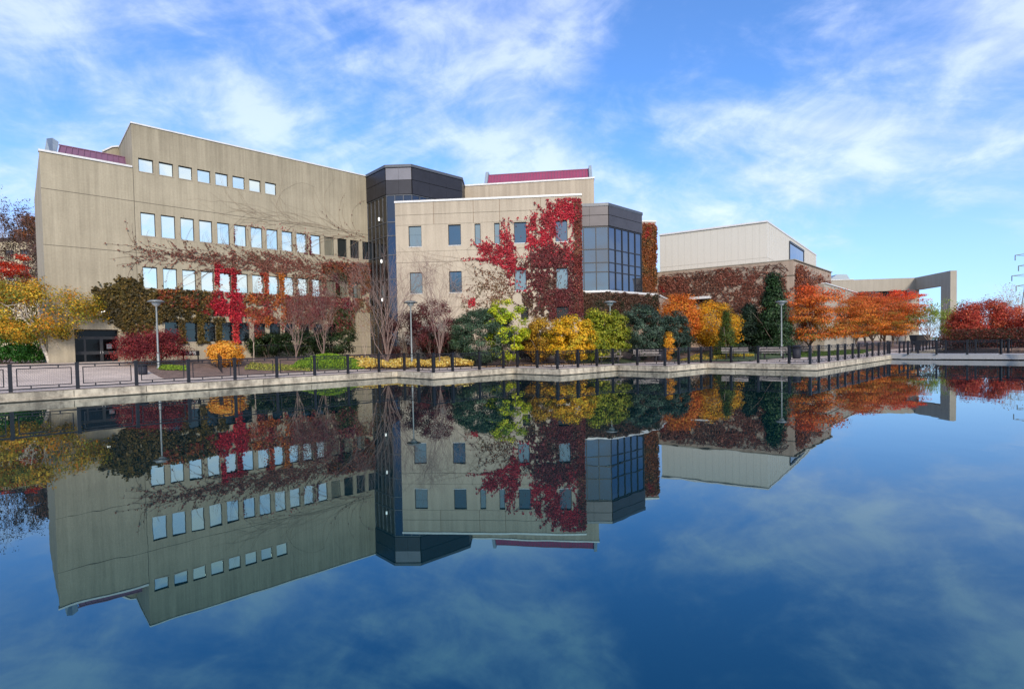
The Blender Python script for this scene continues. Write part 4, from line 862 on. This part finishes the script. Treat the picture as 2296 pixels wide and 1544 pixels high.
plant('spruce_tree', 'dark blue-green spruce between the cone bush and the tall conifer', 'tree', (1640, 1722, 682, 788), 47.5, [(48, 66, 48), (36, 52, 38), (62, 82, 60)], [3, 3, 1], 7500, .13, None, 'cone', 110, .55, flat=.5, m='ever', droop=.35)
plant('conifer_tree', 'tall pointed dark conifer before the hall base', 'tree', (1688, 1780, 616, 790), 46, [(42, 66, 36), (30, 50, 28), (58, 84, 46)], [3, 3, 1], 13000, .14, None, 'cone', 200, .6, flat=.7, m='ever', droop=.2)
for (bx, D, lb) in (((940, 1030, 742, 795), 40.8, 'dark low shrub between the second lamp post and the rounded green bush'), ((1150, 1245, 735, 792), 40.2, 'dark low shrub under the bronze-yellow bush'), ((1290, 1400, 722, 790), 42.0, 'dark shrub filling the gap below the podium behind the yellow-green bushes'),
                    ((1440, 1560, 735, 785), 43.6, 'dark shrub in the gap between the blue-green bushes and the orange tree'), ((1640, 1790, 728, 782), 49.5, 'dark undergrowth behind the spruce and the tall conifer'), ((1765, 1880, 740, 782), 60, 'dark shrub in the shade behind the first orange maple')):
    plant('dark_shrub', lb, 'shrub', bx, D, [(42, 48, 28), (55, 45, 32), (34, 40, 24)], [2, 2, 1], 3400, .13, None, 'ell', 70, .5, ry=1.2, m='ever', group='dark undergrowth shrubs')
# row of orange-red maples receding along the canal
mp_ = [((1732, 1886, 640, 776), 49, 1822, (218, 90, 45), 'first and nearest of the orange maples, beside the fourth lamp post'),
       ((1795, 1935, 662, 768), 58, 1868, (190, 85, 40), 'rust-olive maple second in the row'),
       ((1855, 1975, 652, 764), 63, 1925, (185, 70, 42), 'dull red-brown maple in the middle of the row'),
       ((1895, 2010, 655, 764), 69, 1962, (200, 70, 45), 'brownish red maple behind the middle of the row'),
       ((1950, 2062, 650, 762), 74, 2000, (232, 68, 45), 'brightest scarlet maple at the far right end of the row'),
       ((1935, 2030, 668, 764), 80, 1985, (215, 100, 40), 'orange maple tucked behind the scarlet one')]
for (bx, D, txx, tcx, lb) in mp_:
    plant('maple_tree', lb, 'tree', bx, D, [(206, 108, 46), (172, 114, 44), (144, 90, 42), (130, 112, 44), (222, 132, 46)], [3, 2, 2, 2, 2], 10500, .17, 'single', 'umb', 110, .85, flat=.28, trunk_x=txx, tr=.13, stems=8, group='maples in a row along the promenade', bark='bark', topcol=tcx, asp=.5)
for i, (px, D) in enumerate(((1899, 66), (1940, 72), (1975, 80), (2012, 86), (2030, 95))):
    bare_tree('maple_tree', 'thin maple trunk standing among the row under the shared canopy', 'tree', px, D, 700, 40, 5, .11, 'bark', depth=3, group='thin trunks under the maple canopy', leafpal=[(170, 90, 40), (150, 85, 35)], nl=900, leafsz=.2)
bare_tree('pale_tree', 'sparse yellow-green tree with upright pale twigs inside the portal view', 'tree', 2082, 82, 688, 66, 10, .10, 'bark2', low=.3, depth=4, leafpal=[(140, 160, 50), (110, 140, 45), (170, 180, 90)], nl=2600, up_=1.4, leafsz=.22)
plant('olive_tree', 'yellow-olive tree at the foot of the portal frame', 'tree', (2108, 2146, 690, 764), 84, [(150, 150, 35), (125, 130, 35), (175, 165, 45)], [2, 2, 1], 2600, .2, 'single', 'ell', 40, .7)
red = [(172, 64, 48), (140, 50, 42), (190, 88, 64), (200, 108, 72)]
for (bx, D, lb) in (((2133, 2196, 675, 780), 62, 'leftmost dark red tree beyond the footbridge'), ((2172, 2262, 664, 780), 64, 'tallest dark red rounded tree beyond the footbridge'), ((2218, 2312, 680, 780), 66, 'rusty orange-red tree beyond the footbridge at the right edge'), ((2285, 2370, 690, 780), 60, 'dark red tree partly cut by the right edge')):
    plant('red_tree', lb, 'tree', bx, D, red, [3, 3, 2, 1] if 'rusty' not in lb else [1, 1, 3, 4], 8500, .17, 'single', 'ell', 120, .75, tr=.12, group='red trees beyond the footbridge', shell_=.7)
bare_tree('bare_tree', 'pale bare treetop above the red trees at the right edge', 'tree', 2275, 80, 655, 60, 8, .08, 'bark2', depth=4, leafpal=[(190, 150, 90)], nl=500, leafsz=.2)
# right bank
b = MB()
rb_ = [tuple(atY(2125, 780, 60)[:2]), tuple(atY(2240, 780, 51)[:2]), tuple(atY(2500, 780, 49)[:2]), (220, 60), (240, 140), tuple(atY(2120, 780, 140)[:2])]
b.prism(rb_ if poly_area([np.array(q) for q in rb_]) > 0 else rb_[::-1], -1, .5); tag(b.build('far_bank', M['soil']), kind='structure')

# low planting: stuff
def underbrush(name, label, cat, pts, n, pal, leaf, H, wd):
    pts = [np.array(q, float) for q in pts]; k = rng.integers(0, len(pts)-1, n); t = rng.random(n)[:, None]; A_ = np.array(pts)[k]; B_ = np.array(pts)[k+1]
    P = A_*(1-t)+B_*t+rng.normal(size=(n, 2))*wd; hz_ = H*(.55+.6*vn1(P[:, 0]*.35+P[:, 1]*.2)); z = .4+rng.random(n)**.7*hz_
    pal = np.array([srgb(*c) for c in pal]); col = pal[rng.integers(0, len(pal), n)]*(1+.2*rng.normal(size=(n, 1)))
    return tag(leaves(name, np.column_stack([P, z]), rng.normal(size=(n, 3))+np.array([0, -.4, .5]), leaf*(.6+.8*rng.random(n)), col, M['leaf'], None, .7), label, cat, kind='stuff')
def vn1(x): return .5+.25*np.sin(x*2.1)+.25*np.sin(x*5.3+1)
underbrush('underbrush', 'tangled dark red-brown underbrush on the far bank below the red trees', 'undergrowth', [atY(2135, 770, 59)[:2], atY(2240, 770, 54)[:2], atY(2420, 770, 52)[:2]], 15000, [(95, 45, 38), (70, 50, 32), (60, 58, 36), (120, 60, 45)], .16, 2.3, 1.0)
def bed(name, label, cat, quadpx, n, pal, leaf, h=.25, kind='stuff', m='leaf', mound=0.):
    """leaf cover over a ground patch given by 4 (px, D) corners"""
    q = [atY(x, 780, D)[:2] for x, D in quadpx]; s, t = rng.random(n), rng.random(n)
    P = (q[0][None]*(1-s)[:, None]+q[1][None]*s[:, None])*(1-t)[:, None]+(q[3][None]*(1-s)[:, None]+q[2][None]*s[:, None])*t[:, None]
    uu = P@e1; vv = P@e2; g = np.array([gz(a, c) for a, c in zip(uu, vv)]); mo = mound*np.sin(math.pi*s)**.7*np.sin(math.pi*np.clip(t, 0, 1))**.7
    hh = h*(.35+.65*rng.random(n))*(.75+.35*np.sin(uu*2.3+vv)*np.sin(vv*1.7)); P3 = np.column_stack([P, g+mo+hh])
    pal = np.array([srgb(*c) for c in pal]); col = pal[rng.integers(0, len(pal), n)]*(1+.2*rng.normal(size=(n, 1)))
    o = leaves(name, P3, rng.normal(size=(n, 3))*.5+np.array([0, -.3, .8]), leaf*(.6+.8*rng.random(n)), col, M[m], None, .6)
    if mound:
        mb = MB(); pts = []; K = 14
        for i in range(K+1):
            for j in range(K+1):
                a, c = i/K, j/K; w_ = (q[0]*(1-a)+q[1]*a)*(1-c)+(q[3]*(1-a)+q[2]*a)*c; pts.append((w_[0], w_[1], gxy(w_)+mound*(math.sin(math.pi*a)**.7)*(math.sin(math.pi*c)**.7)+.01))
        mb.add(pts, [(i*(K+1)+j, (i+1)*(K+1)+j, (i+1)*(K+1)+j+1, i*(K+1)+j+1) for i in range(K) for j in range(K)]); tag(mb.build('grass_mound', M['grassm'], smooth=True), kind='structure')
    tag(o, label, cat, kind=kind); return o
bed('ground_cover', 'bright green mound of low ground cover before the bare trees', 'ground cover', [(648, 33.8), (815, 34.6), (812, 39), (672, 38.5)], 15000, [(130, 160, 40), (110, 145, 35), (150, 175, 50), (80, 115, 35)], .10, .18, mound=.75)
bed('hosta_bed', 'bed of low yellow leaves behind the railing before the pale block', 'plants', [(800, 34.8), (1062, 34.8), (1045, 38.2), (780, 39.5)], 13000, [(235, 205, 110), (225, 190, 85), (240, 215, 140), (200, 165, 70)], .15, .55)
bed('low_border', 'thin border of low yellow-green plants along the path behind the railing', 'ground cover', [(545, 32.5), (700, 33), (690, 35.5), (560, 36)], 2600, [(150, 150, 60), (110, 125, 50), (175, 170, 80)], .10, .16)
bed('low_border', 'small patch of lime ground cover at the foot of the first lamp post', 'ground cover', [(352, 31), (424, 31.2), (418, 33), (362, 33)], 2600, [(140, 165, 45), (110, 140, 40)], .09, .22)
bed('fallen_leaves', 'scattered yellow fallen leaves and grass before the golden tree', 'leaves', [(1515, 39), (1625, 39.5), (1640, 45), (1560, 44)], 2600, [(225, 175, 60), (200, 150, 50), (110, 125, 45), (130, 135, 50)], .10, .06)
bed('low_border', 'yellow-green low plants behind the two right benches', 'ground cover', [(1600, 40.2), (1690, 40.5), (1690, 42), (1600, 42)], 1800, [(200, 165, 60), (150, 150, 50)], .10, .25)
bed('lawn_grass', 'lawn grass under the orange maples', 'grass', [(1792, 40.5), (1935, 48), (1960, 62), (1790, 52)], 16000, [(75, 100, 35), (60, 85, 30), (100, 125, 40)], .10, .08)
bed('fallen_leaves', 'brown fallen leaves scattered on the mulch behind the promenade', 'leaves', [(1080, 34), (1330, 36), (1340, 38), (1080, 36.5)], 900, [(140, 95, 60), (190, 150, 70), (110, 75, 50)], .09, .02)

# ---------------------------------------------------------------- ivy on the walls
def inpoly(x, y, P):
    r = np.zeros(len(x), bool); j = len(P)-1
    for i in range(len(P)):
        xi, yi = P[i]; xj, yj = P[j]; c = ((yi > y) != (yj > y)) & (x < (xj-xi)*(y-yi)/(yj-yi+1e-9)+xi); r ^= c; j = i
    return r
def vnoise(x, y, s, seed):
    g = np.random.default_rng(seed).random((64, 64)); xx, yy = x/s+seed*3.7, y/s+seed*1.3; xi, yi = np.floor(xx).astype(int), np.floor(yy).astype(int); fx, fy = xx-xi, yy-yi
    fx = fx*fx*(3-2*fx); fy = fy*fy*(3-2*fy); G = lambda a, c: g[a % 64, c % 64]
    return (G(xi, yi)*(1-fx)+G(xi+1, yi)*fx)*(1-fy)+(G(xi, yi+1)*(1-fx)+G(xi+1, yi+1)*fx)*fy
def ivy(label, p0, az, regs, strands=(), excl=(), m='ivyl', stem='vine', lim=None):
    """regs: (polygon in photo px, n, palette, leaf size, thickness, noise threshold); strands: (n, polygon, angle, spread, length px, palette, leaves per strand, radius)"""
    d2 = np.array([math.sin(R(az)), math.cos(R(az))]); nrm = np.array([math.cos(R(az)), -math.sin(R(az)), 0]); nrm = nrm if nrm[1] < 0 or (abs(nrm[1]) < .3 and nrm[0] < 0) else -nrm
    if np.dot(nrm[:2], np.array(p0)) > 0: nrm = -nrm
    root = tag(empty('wall_ivy', (p0[0], p0[1], 0)), label, 'ivy'); org = np.array([p0[0], p0[1], 0])
    def proj(x, y): return np.array([onplane(a, c, p0, az) for a, c in zip(x, y)])
    Ps, Ns, Ss, Cs = [], [], [], []
    def keep(W3):
        s = (W3[:, :2]-np.array(p0)[None])@d2; z = W3[:, 2]; k = np.ones(len(s), bool)
        for (a, c, e, f) in excl: k &= ~((s > a+.03) & (s < c-.03) & (z > e+.04) & (z < f-.03) & (rng.random(len(s)) > .03))
        if lim: k &= (s > lim[0]) & (s < lim[1]) & (z < lim[2])
        return k
    for ri, (poly, n, pal, lf, th, thr) in enumerate(regs):
        P = np.array(poly, float); x = P[:, 0].min()+rng.random(n*3)*(np.ptp(P[:, 0])); y = P[:, 1].min()+rng.random(n*3)*(np.ptp(P[:, 1]))
        wx, wy = (vnoise(x, y, 9, 51)-.5)*22, (vnoise(x, y, 9, 61)-.5)*22; nz = .45*vnoise(x, y, 13, 11+ri)+.35*vnoise(x, y, 5, 31+ri)+.2*vnoise(x, y, 2.5, 41+ri)
        pr = np.clip((nz-thr*.92+.10)/.22, 0, 1)**1.3 if thr > .15 else np.ones(len(x))
        sg = 4.5 if thr > .15 else 1.5
        k = inpoly(x+wx*.5+rng.normal(size=len(x))*sg, y+wy*.5+rng.normal(size=len(x))*sg, P) & (rng.random(len(x)) < pr); x, y, nz = x[k][:n], y[k][:n], nz[k][:n]
        if not len(x): continue
        W3 = proj(x, y); kk = keep(W3); W3, nz = W3[kk], nz[kk]; m_ = len(W3); bulge = th*(.15+.85*rng.random(m_))*(.4+1.2*np.clip(nz-thr, 0, .5))
        Ps.append(W3+nrm[None]*(bulge[:, None]+.02)); Ns.append(nrm[None]*1.0+rng.normal(size=(m_, 3))*.45+np.array([0, 0, .15])); Ss.append(lf*(.6+.8*rng.random(m_)))
        pl = np.array([srgb(*c) for c in pal]); ci = np.clip(((vnoise(W3[:, 0]*10+W3[:, 1]*10, W3[:, 2]*10, 9, 5+ri)*1.3-.15+.25*rng.normal(size=m_))*len(pl)).astype(int), 0, len(pl)-1); Cs.append(pl[ci]*(1+.3*rng.normal(size=(m_, 1))))
    st = MB()
    for (n, poly, ang, spr, Ln, pal, nl, rad) in strands:
        P = np.array(poly, float); cnt = 0
        while cnt < n:
            x, y = P[:, 0].min()+rng.random()*np.ptp(P[:, 0]), P[:, 1].min()+rng.random()*np.ptp(P[:, 1])
            if not inpoly(np.array([x]), np.array([y]), P)[0]: continue
            cnt += 1; a = R(ang+spr*rng.normal()); ll = Ln*(.4+.8*rng.random()); K = max(4, int(ll/6)); pts = [(x, y)]; cur = rng.normal()*.06
            for i in range(K): a += cur+rng.normal()*.10; x += math.cos(a)*ll/K; y -= math.sin(a)*ll/K; pts.append((x, y))
            W3 = proj(*np.array(pts).T); 
            if lim:
                s = (W3[:, :2]-np.array(p0)[None])@d2; ok = (s > lim[0]) & (s < lim[1]) & (W3[:, 2] < lim[2]+.05)
                if not ok.all(): W3 = W3[:max(0, int(np.argmin(ok)))]
            kk = keep(W3)
            if len(W3) < 2: continue
            if kk.sum() > .6*len(W3): st.tube([w_+nrm*.03-org for w_ in W3], list(np.linspace(rad, rad*.4, len(W3))), 3, False)
            if nl and pal:
                t = rng.random(nl)*(len(W3)-1); i0 = t.astype(int); f = (t-i0)[:, None]; i1 = np.minimum(i0+1, len(W3)-1); Q = W3[i0]*(1-f)+W3[i1]*f+rng.normal(size=(nl, 3))*.05; Q = Q[keep(Q)]
                if lim: pass
                m_ = len(Q); pl = np.array([srgb(*c) for c in pal]); base = pl[rng.integers(0, len(pl))]
                Ps.append(Q+nrm[None]*(.05+.06*rng.random((m_, 1)))); Ns.append(nrm[None]+rng.normal(size=(m_, 3))*.5); Ss.append(.12*(.6+.8*rng.random(m_))); Cs.append((base*.6+.4*pl[rng.integers(0, len(pl), m_)])*(1+.2*rng.normal(size=(m_, 1))))
    if Ps: leaves('leaves', np.concatenate(Ps), np.concatenate(Ns), np.concatenate(Ss), np.concatenate(Cs), M[m], root, .8, org)
    if st.v: st.build('stems', M[stem], root)
    return root
wexc = [(o[0], o[1], o[2], o[3]) for o in ops]+[DOOR]; wl_ = (UL, UR, 17)
OL = [(88, 74, 30), (70, 62, 28), (100, 78, 34), (60, 52, 26)]; BR = [(128, 76, 64), (102, 60, 52), (146, 96, 80), (112, 84, 66)]; CRM = [(166, 28, 44), (138, 24, 38), (188, 50, 62), (108, 26, 32), (128, 50, 36)]
RU = [(125, 52, 36), (105, 44, 34), (140, 78, 36), (90, 60, 32)]; BUR = [(100, 28, 44), (80, 26, 38), (120, 40, 52)]
ivy('olive-green ivy spreading over the wall beside and above the entrance doors', wp, AZ, [
    ([(205, 650), (262, 640), (272, 622), (300, 628), (322, 648), (400, 652), (470, 655), (478, 700), (455, 728), (400, 722), (340, 724), (330, 755), (298, 758), (270, 735), (238, 715), (225, 690)], 8500, OL, .15, .4, .36),
    ([(395, 715), (418, 715), (420, 770), (396, 770)], 1000, OL, .14, .3, .1), ([(440, 715), (470, 715), (470, 770), (442, 770)], 1200, OL, .14, .3, .1), ([(478, 712), (503, 712), (503, 768), (480, 768)], 1100, OL, .14, .3, .1),
    ([(350, 650), (480, 655), (478, 690), (350, 685)], 2200, RU, .15, .45, .5)],
    [(16, [(225, 650), (300, 640), (310, 700), (240, 700)], 175, 14, 45, OL, 60, .015), (8, [(280, 640), (330, 640), (330, 650), (280, 650)], 95, 20, 30, OL, 30, .012)], wexc, lim=wl_)
ivy('vivid crimson creeper running down two window piers of the wing', wp, AZ, [
    ([(483, 588), (492, 590), (498, 605), (500, 660), (481, 660), (480, 610)], 850, CRM, .12, .25, .42), ([(497, 602), (528, 603), (530, 616), (497, 614)], 500, CRM, .13, .25, .2), ([(514, 604), (532, 606), (540, 665), (517, 665)], 1000, CRM, .12, .28, .40),
    ([(473, 656), (546, 662), (550, 700), (520, 712), (474, 700), (470, 672)], 2500, CRM, .125, .35, .46), ([(514, 700), (540, 704), (540, 772), (516, 772)], 1700, CRM+[(200, 60, 60)], .13, .3, .15),
    ([(443, 688), (476, 684), (476, 700), (452, 706)], 350, CRM, .13, .3, .35)], [], wexc, lim=wl_)
ivy('mixed orange and rust ivy between the crimson patch and the mauve trees', wp, AZ, [
    ([(545, 656), (640, 662), (700, 668), (700, 720), (640, 745), (560, 720), (548, 690)], 4300, [(165, 90, 40), (140, 70, 45), (120, 90, 50), (130, 50, 50)], .14, .35, .46),
    ([(581, 612), (598, 614), (602, 662), (583, 662)], 700, [(150, 55, 40), (170, 80, 50)], .12, .25, .3), ([(618, 612), (640, 614), (642, 668), (620, 668)], 800, [(170, 100, 35), (140, 75, 35)], .12, .25, .3),
    ([(655, 615), (740, 620), (742, 668), (655, 664)], 1500, BR, .12, .25, .45)], [], wexc, lim=wl_)
ivy('burgundy and dark ivy at the right end of the wing beside the glass tower', wp, AZ, [
    ([(640, 665), (790, 668), (795, 720), (770, 745), (640, 730)], 4800, BUR+BR, .14, .35, .40), ([(744, 612), (772, 615), (775, 668), (746, 668)], 1400, [(60, 62, 32), (50, 45, 28), (90, 35, 40)], .13, .3, .2),
    ([(745, 690), (790, 690), (795, 752), (748, 752)], 1500, [(60, 70, 35), (50, 60, 30)], .13, .35, .3), ([(720, 590), (832, 588), (835, 650), (790, 668), (775, 620), (720, 610)], 4300, BR+RU, .14, .35, .34),
    ([(775, 640), (832, 640), (832, 700), (790, 700)], 1500, BR+[(120, 100, 70)], .13, .3, .45)], [], wexc, lim=wl_)
ivy('web of bare brown creeper stems and withered leaves across the middle of the wing', wp, AZ, [
    ([(480, 572), (560, 560), (700, 582), (830, 592), (830, 625), (720, 615), (600, 612), (500, 600)], 3000, BR, .10, .12, .52), ([(560, 570), (700, 590), (690, 612), (570, 608)], 1300, BR, .10, .12, .5),
    ([(300, 558), (500, 572), (480, 592), (330, 574)], 900, BR, .08, .08, .55), ([(523, 505), (529, 505), (532, 552), (525, 552)], 200, BUR, .09, .1, .2), ([(680, 525), (688, 525), (690, 570), (682, 570)], 260, BUR, .09, .1, .2), ([(693, 530), (702, 530), (703, 572), (694, 572)], 220, BUR, .09, .1, .2),
    ([(540, 500), (560, 503), (700, 522), (700, 530), (620, 520), (540, 508)], 260, CRM, .08, .08, .45)],
    [(95, [(420, 575), (830, 590), (830, 625), (480, 605)], 172, 20, 110, BR, 18, .014), (34, [(300, 555), (520, 568), (500, 600), (310, 590)], 175, 14, 90, BR, 8, .013), (16, [(560, 555), (820, 585), (820, 590), (560, 570)], 88, 14, 50, None, 0, .010)], wexc, lim=wl_)
ivy('faint tan creeper stems fanning above the second row of windows', wp, AZ, [], [(46, [(560, 470), (825, 522), (825, 534), (600, 505)], 166, 9, 170, None, 0, .009), (10, [(790, 525), (826, 530), (826, 540), (790, 535)], 168, 4, 230, BR, 6, .014)], wexc, stem='vine_pale', lim=wl_)
# pale block
bexc = bops+vops; blm = (0, BL_+.02, ZB-.15); DK = [(100, 44, 46), (82, 38, 40), (120, 58, 56), (90, 60, 50)]; CR2 = [(186, 38, 54), (146, 32, 48), (190, 70, 76), (122, 38, 42)]
ivy('crimson creeper fanning out over the upper right of the pale block', bp, BAZ, [
    ([(1070, 548), (1110, 546), (1122, 556), (1150, 560), (1160, 610), (1140, 600), (1105, 586), (1078, 568)], 1700, CR2, .115, .16, .42), ([(1124, 518), (1152, 552), (1160, 640), (1146, 640), (1132, 560), (1120, 530)], 1000, CR2, .115, .16, .44),
    ([(1180, 492), (1210, 482), (1238, 470), (1250, 500), (1240, 548), (1200, 560), (1176, 556)], 1900, CR2, .115, .16, .50), ([(1240, 470), (1300, 446), (1304, 500), (1288, 492), (1244, 492)], 1500, CR2+[(170, 90, 50)], .12, .18, .40), ([(1230, 560), (1302, 545), (1304, 585), (1240, 600)], 900, CR2, .12, .18, .5),
    ([(1158, 600), (1175, 600), (1180, 655), (1160, 655)], 600, CR2+[(190, 90, 60)], .12, .18, .4), ([(1050, 690), (1066, 680), (1066, 668), (1052, 672)], 160, CR2, .10, .12, .3)],
    [(60, [(1165, 500), (1304, 470), (1304, 600), (1165, 600)], 105, 35, 70, CR2, 26, .020), (40, [(1235, 452), (1304, 445), (1304, 520), (1240, 520)], 115, 40, 50, CR2, 24, .020), (30, [(1085, 550), (1160, 550), (1160, 600), (1090, 595)], 160, 28, 55, CR2, 26, .018), (24, [(1120, 530), (1155, 530), (1165, 650), (1135, 650)], 95, 25, 55, CR2, 22, .018)], bexc, stem='vine_red', lim=blm)
ivy('dark burgundy-brown creeper mass over the lower right of the pale block', bp, BAZ, [
    ([(1178, 590), (1215, 560), (1240, 545), (1245, 600), (1290, 600), (1300, 640), (1290, 690), (1250, 700), (1220, 690), (1188, 660), (1160, 610)], 5600, DK, .12, .26, .44), ([(1286, 446), (1304, 446), (1314, 700), (1288, 700)], 4000, [(120, 52, 46), (96, 46, 42), (130, 80, 60)], .12, .22, .25),
    ([(1190, 555), (1290, 560), (1290, 600), (1190, 600)], 2400, DK+[(140, 60, 60)], .12, .25, .42), ([(1235, 655), (1310, 660), (1312, 720), (1230, 716)], 2200, DK, .12, .25, .42), ([(1170, 655), (1240, 680), (1230, 715), (1180, 700)], 1000, [(100, 80, 50), (80, 55, 45)], .12, .2, .5)],
    [(70, [(1180, 560), (1304, 560), (1312, 715), (1170, 700)], 120, 60, 45, DK, 22, .016), (24, [(1150, 600), (1300, 600), (1300, 690), (1170, 690)], 200, 60, 50, DK, 30, .014)], bexc, lim=blm)
ivy('thin bare creeper stems on the left half of the pale block', bp, BAZ, [([(1030, 660), (1090, 630), (1130, 640), (1120, 690), (1040, 700)], 700, [(150, 90, 80), (130, 80, 70), (110, 90, 60)], .09, .1, .52), ([(1080, 600), (1150, 610), (1150, 680), (1090, 680)], 600, [(120, 80, 55), (110, 70, 50)], .09, .1, .5)],
    [(55, [(960, 560), (1170, 560), (1170, 690), (980, 700)], 168, 16, 100, None, 0, .009), (22, [(1060, 600), (1170, 590), (1170, 690), (1080, 690)], 190, 45, 45, [(110, 75, 55)], 10, .013)], bexc, stem='vine_pale', lim=blm)
# podium, pillar, hall base
paz = math.degrees(math.atan2(*(k1-k0))); paz2 = math.degrees(math.atan2(*(k2-k1))); PD = [(82, 56, 42), (62, 48, 34), (98, 66, 52), (52, 50, 32)]
ivy('dense brown and dark green ivy on the left face of the podium', k0, paz, [([(1306, 658), (1370, 654), (1370, 720), (1306, 722)], 6500, PD, .12, .22, .0)])
ivy('dense brown and dark green ivy on the right face of the podium', k1, paz2, [([(1364, 655), (1476, 664), (1476, 740), (1364, 730)], 9500, PD, .12, .22, .0)])
ivy('rusty orange-brown ivy covering the tall pillar', pl0, math.degrees(math.atan2(*(pl1-pl0))), [([(1430, 504), (1470, 504), (1471, 655), (1430, 655)], 7000, [(120, 66, 32), (100, 58, 34), (134, 84, 40), (84, 62, 34)], .16, .25, .10), ([(1434, 502), (1470, 501), (1470, 545), (1440, 540)], 1500, [(160, 48, 42), (140, 56, 44)], .16, .27, .3)])
haz = math.degrees(ha_); HB = [(124, 72, 58), (100, 62, 50), (142, 96, 76), (86, 56, 46)]
ivy('brown creeper over the left face of the hall base', hb[0], haz, [([(1478, 625), (1560, 618), (1700, 610), (1765, 620), (1750, 700), (1700, 720), (1600, 715), (1478, 660)], 8000, HB, .14, .16, .50), ([(1478, 620), (1530, 620), (1545, 660), (1480, 665)], 2200, HB, .16, .25, .3), ([(1600, 600), (1645, 596), (1650, 640), (1600, 640)], 900, HB, .15, .2, .4), ([(1478, 640), (1492, 640), (1495, 655), (1480, 655)], 150, CRM, .15, .2, .2)],
    [(170, [(1490, 612), (1770, 600), (1765, 690), (1500, 690)], 140, 60, 50, HB, 12, .026), (40, [(1500, 612), (1770, 598), (1770, 606), (1500, 620)], 172, 10, 60, None, 0, .018)], lim=(-99, 99, 9.0))
ivy('brown creeper over the right face of the hall base above the maples', hb[1], math.degrees(math.atan2(*(hb[2]-hb[1]))), [([(1781, 606), (1862, 630), (1862, 690), (1781, 690)], 4500, HB+[(150, 84, 50)], .16, .22, .36), ([(1782, 592), (1805, 600), (1820, 660), (1782, 650)], 1600, [(140, 76, 44), (120, 66, 44)], .16, .22, .3)],
    [(20, [(1782, 600), (1860, 625), (1860, 660), (1782, 660)], 160, 50, 30, HB, 12, .02)], lim=(-99, 99, 9.0))
